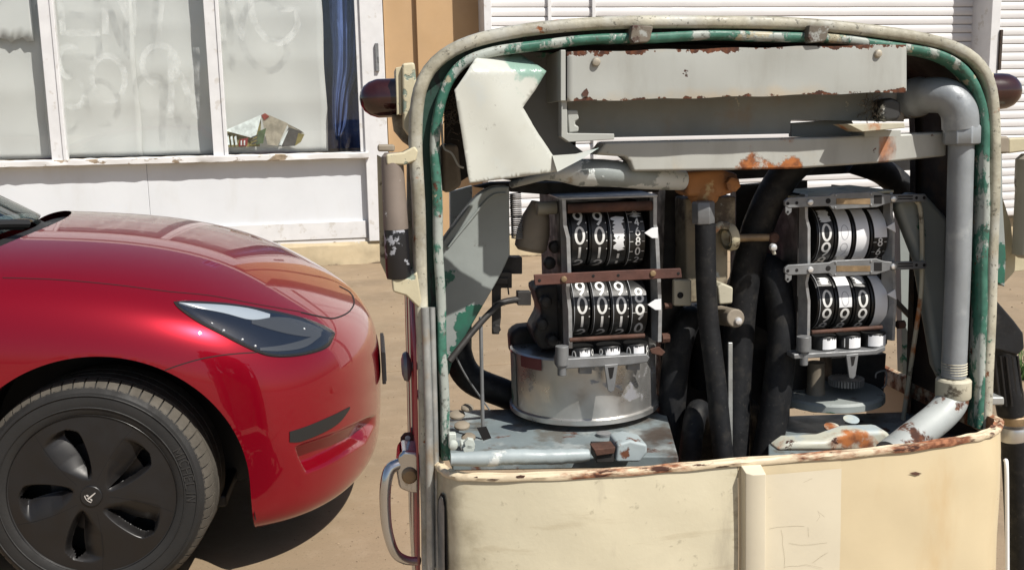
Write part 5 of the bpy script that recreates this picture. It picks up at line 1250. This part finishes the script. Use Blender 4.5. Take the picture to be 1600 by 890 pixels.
# --- left outside: lamp, handle grip, knob, handle
b = MB(); L0 = pp(620, 153, .16); r_ = msz(27, .16)
b.lathe([(r_, -.002), (r_, .028), (r_*.97, .032), (r_*.86, .041), (r_*.66, .049), (r_*.38, .0545), (.001, .0565)], L0, (-1, 0, 0), 40); b.build('lamp_lens', lampred, pump)
ppoly('lamp_base', [(618, 106), (628, 104), (628, 178), (620, 180)], .12, .09, cream_old); ppoly('lamp_base', [(628, 99), (648, 97), (652, 140), (652, 205), (640, 215), (630, 200)], .11, .10, cream_old, bevel=.004)
ppoly('hook_plate', [(612, 178), (630, 180), (644, 205), (654, 222), (650, 236), (630, 222), (616, 205)], .14, .04, cast_m, bevel=.003)
pbox('hook_bolt', 590, 226, 617, 237, .01, .03, canister_m, bevel=.003); ppoly('hook_arm', [(603, 241), (630, 238), (648, 228), (654, 236), (650, 252), (632, 258), (604, 258)], -.005, .04, cream_old, bevel=.003)
ppoly('hook_back', [(589, 242), (603, 250), (606, 436), (594, 410)], .035, .02, cream_old)
b = MB(); b.lathe([(.012, 0), (.0175, .004), (.0155, .09), (.0145, .105), (.010, .11)], pp(619, 362, .010), (0, 0, 1), 28); b.build('grip_upper', brown_cyl, pump)
b = MB(); b.lathe([(.0165, 0), (.0175, .004), (.0172, .074), (.0165, .077)], pp(623, 434, .010), (0, 0, 1), 28); b.build('grip_lower', black_cyl, pump)
ppoly('hook_bracket', [(612, 436), (640, 434), (652, 424), (659, 470), (655, 482), (634, 462), (614, 456)], -.004, .06, cream_old, bevel=.003)
pbox('hook_strip', 636, 250, 652, 440, .055, .02, cream_rim)
# red enamel side with its chrome beads
b = MB(); lx0 = [pp(x, y, .02) for x, y in ((661, 468), (664, 600), (667, 760), (668, 890))]; lx0.append(Vector((lx0[-1].x, .02, .06)))
b.grid([[p+Vector((-.012, 0, 0)) for p in lx0], [p+Vector((-.014, .2, 0)) for p in lx0], [p+Vector((-.012, .40, 0)) for p in lx0]]); b.build('side_panel', red_side, pump, solid=.002)
for yy in (.12, .24): b = MB(); b.tube([p+Vector((-.0155, yy, 0)) for p in lx0], .003, 8); b.build('side_bead', chrome, pump)
b = MB(); b.lathe([(.006, 0), (.006, .008), (.020, .012), (.0235, .016), (.021, .021), (.012, .024), (.001, .0245)], pp(652, 571, .10), (-1, 0, 0), 28); b.build('knob', knob_m, pump)
b = MB(); hp = [pp(x, y, .12) for x, y in ((625, 708), (626, 684), (632, 677), (642, 676), (650, 684), (652, 708))]; b.prism(hp, (0, .008, 0)); tb = b.build('lock_tab', rustbar, pump, bevel=.002)
bolt('tab_hole', 637, 684, .1195, .0042, .0006, paper_m)
ppoly('handle_boss', [(622, 712), (630, 704), (650, 706), (656, 712), (656, 772), (640, 770), (624, 764), (620, 740)], .05, .06, chrome, bevel=.008)
b = MB(); b.lathe([(.012, 0), (.012, .004), (.009, .007)], pp(640, 742, .05), (0, -1, 0), 20); b.build('lock_barrel', goldtrim, pump)
hpth = [pp(x, y, yl) for x, y, yl in ((626, 724, .06), (610, 732, .055), (603, 755, .05), (602, 790, .05), (606, 830, .05), (617, 862, .05), (634, 874, .055), (656, 876, .06))]
b = MB(); b.tube(crom(hpth, 8), [.0095-.003*i/56 for i in range(57)], 14); b.build('door_handle', chrome, pump)
# --- right outside
b = MB(); L1 = pp(1560, 143, .11); r_ = msz(27.5, .11)
b.lathe([(r_, -.026), (r_, .0), (r_*.97, .012), (r_*.86, .021), (r_*.66, .0285), (r_*.38, .033), (.001, .035)], L1, (1, 0, 0), 40); b.build('lamp_lens', lampred, pump)
_sx = pp(1553, 300, 0).x-.004
b = MB(); b.box(((_sx+L1.x-.024)/2, .115, L1.z), (L1.x-.024-_sx, .06, .06)); b.build('lamp_base', cream_old, pump, bevel=.004)
for _py in (228, 420):
    _h = pp(1562, _py, .065); b = MB(); b.box(((_sx+_h.x)/2, .065, _h.z), (_h.x-_sx+.004, .026, .024)); b.build('hook_stem', cream_old, pump, bevel=.003)
pbox('hook_bolt', 1560, 213, 1578, 240, .05, .03, canister_m, bevel=.004); ppoly('hook_arm', [(1576, 216), (1625, 214), (1625, 234), (1576, 240)], .06, .03, cream_old, bevel=.003)
ppoly('hook_back', [(1560, 240), (1566, 240), (1567, 320), (1572, 400), (1570, 448), (1557, 440)], .05, .02, gusset_m)
ppoly('hook_bracket', [(1563, 296), (1580, 350), (1584, 390), (1640, 400), (1640, 418), (1586, 424), (1568, 444), (1562, 380)], .10, .02, cream_old)
b = MB(); b.lathe([(.012, 0), (.021, .006), (.0205, .11), (.022, .12), (.022, .158), (.014, .166)], pp(1603, 402, .07), (0, 0, 1), 28); b.build('grip_upper', mat('chipped_grey_cylinder', (.33, .31, .26), .5, bump=.3, var=.12, layers=(dict(col=(.05, .045, .04), scale=30, thr=.66, soft=.02), dict(col=(.10, .09, .07), scale=14, thr=.68, soft=.05))), pump)
pbox('nozzle_clip', 1505, 620, 1570, 633, .05, .03, trim_m, bevel=.003)
# --- nozzle and its hose, hung at the right side
nz_o = pp(1590, 680, .12)
MN = MP @ Matrix.Translation(nz_o)
noz = empty('fuel_nozzle', MN, 'black fuel nozzle and hose hanging at the right side of the pump', 'fuel nozzle')
def nq(px, py, yl): return pp(px, py, yl)-nz_o
b = MB(); b.prism([nq(x, y, .09) for x, y in ((1545, 455), (1552, 462), (1585, 500), (1600, 520), (1602, 545), (1590, 556), (1562, 548), (1546, 545))], (0, .05, 0)); b.build('nozzle_body', rubber, noz, bevel=.012, seg=4)
b = MB(); b.tube(crom([nq(1562, 535, .115), nq(1570, 580, .115), nq(1581, 645, .115)], 8), [.024, .024, .0235, .023]+[.0225]*8+[.0235]*5, 24); b.build('grip', rubber, noz)
for i in range(5):
    b = MB(); b.tube([nq(1553+i*9+1, 556, .092+.002*abs(i-2)), nq(1563+i*9, 634, .092+.002*abs(i-2))], .0022, 6); b.build('grip_rib', blackp, noz)
b = MB(); b.lathe([(.0235, 0), (.024, .002), (.024, .013), (.0225, .015)], nq(1583, 660, .115), (-.05, 0, 1), 28); b.build('brass_ring', goldtrim, noz)
b = MB(); b.lathe([(.0235, 0), (.0245, .003), (.0245, .022), (.023, .026)], nq(1585, 688, .115), (-.05, 0, 1), 28); b.build('swivel', alu, noz)
b = MB(); b.tube(crom([nq(1586, 684, .115), nq(1590, 720, .115), nq(1594, 800, .115), nq(1597, 900, .115)], 8)+[nq(1602, 1050, .12), nq(1610, 1250, .13)], .0255, 24); b.build('hose', rubber, noz)
# --- a tuft of grass in the joint at the far right
gp = ground_pt(1612, 592); b = MB()
for _ in range(160):
    a = random.uniform(0, 6.3); r0 = random.uniform(0, .16); p0 = gp+Vector((math.cos(a)*r0, math.sin(a)*r0*.5, 0)); h = random.uniform(.06, .2); d = Vector((random.uniform(-.12, .12), random.uniform(-.08, .08), 0))
    sd_ = Vector((.004, 0, 0)); b.add([p0-sd_, p0+sd_, p0+d*.4+Vector((0, 0, h*.7))+sd_*.6, p0+d+Vector((0, 0, h)), p0+d*.4+Vector((0, 0, h*.7))-sd_*.6], [(0, 1, 2, 3, 4)])
o = b.build('grass', mat('weed_green', (.06, .13, .03), .8, var=.4, vscale=20), None); tag(o, 'small green weed tuft on the concrete at the right edge', 'grass', kind='stuff')
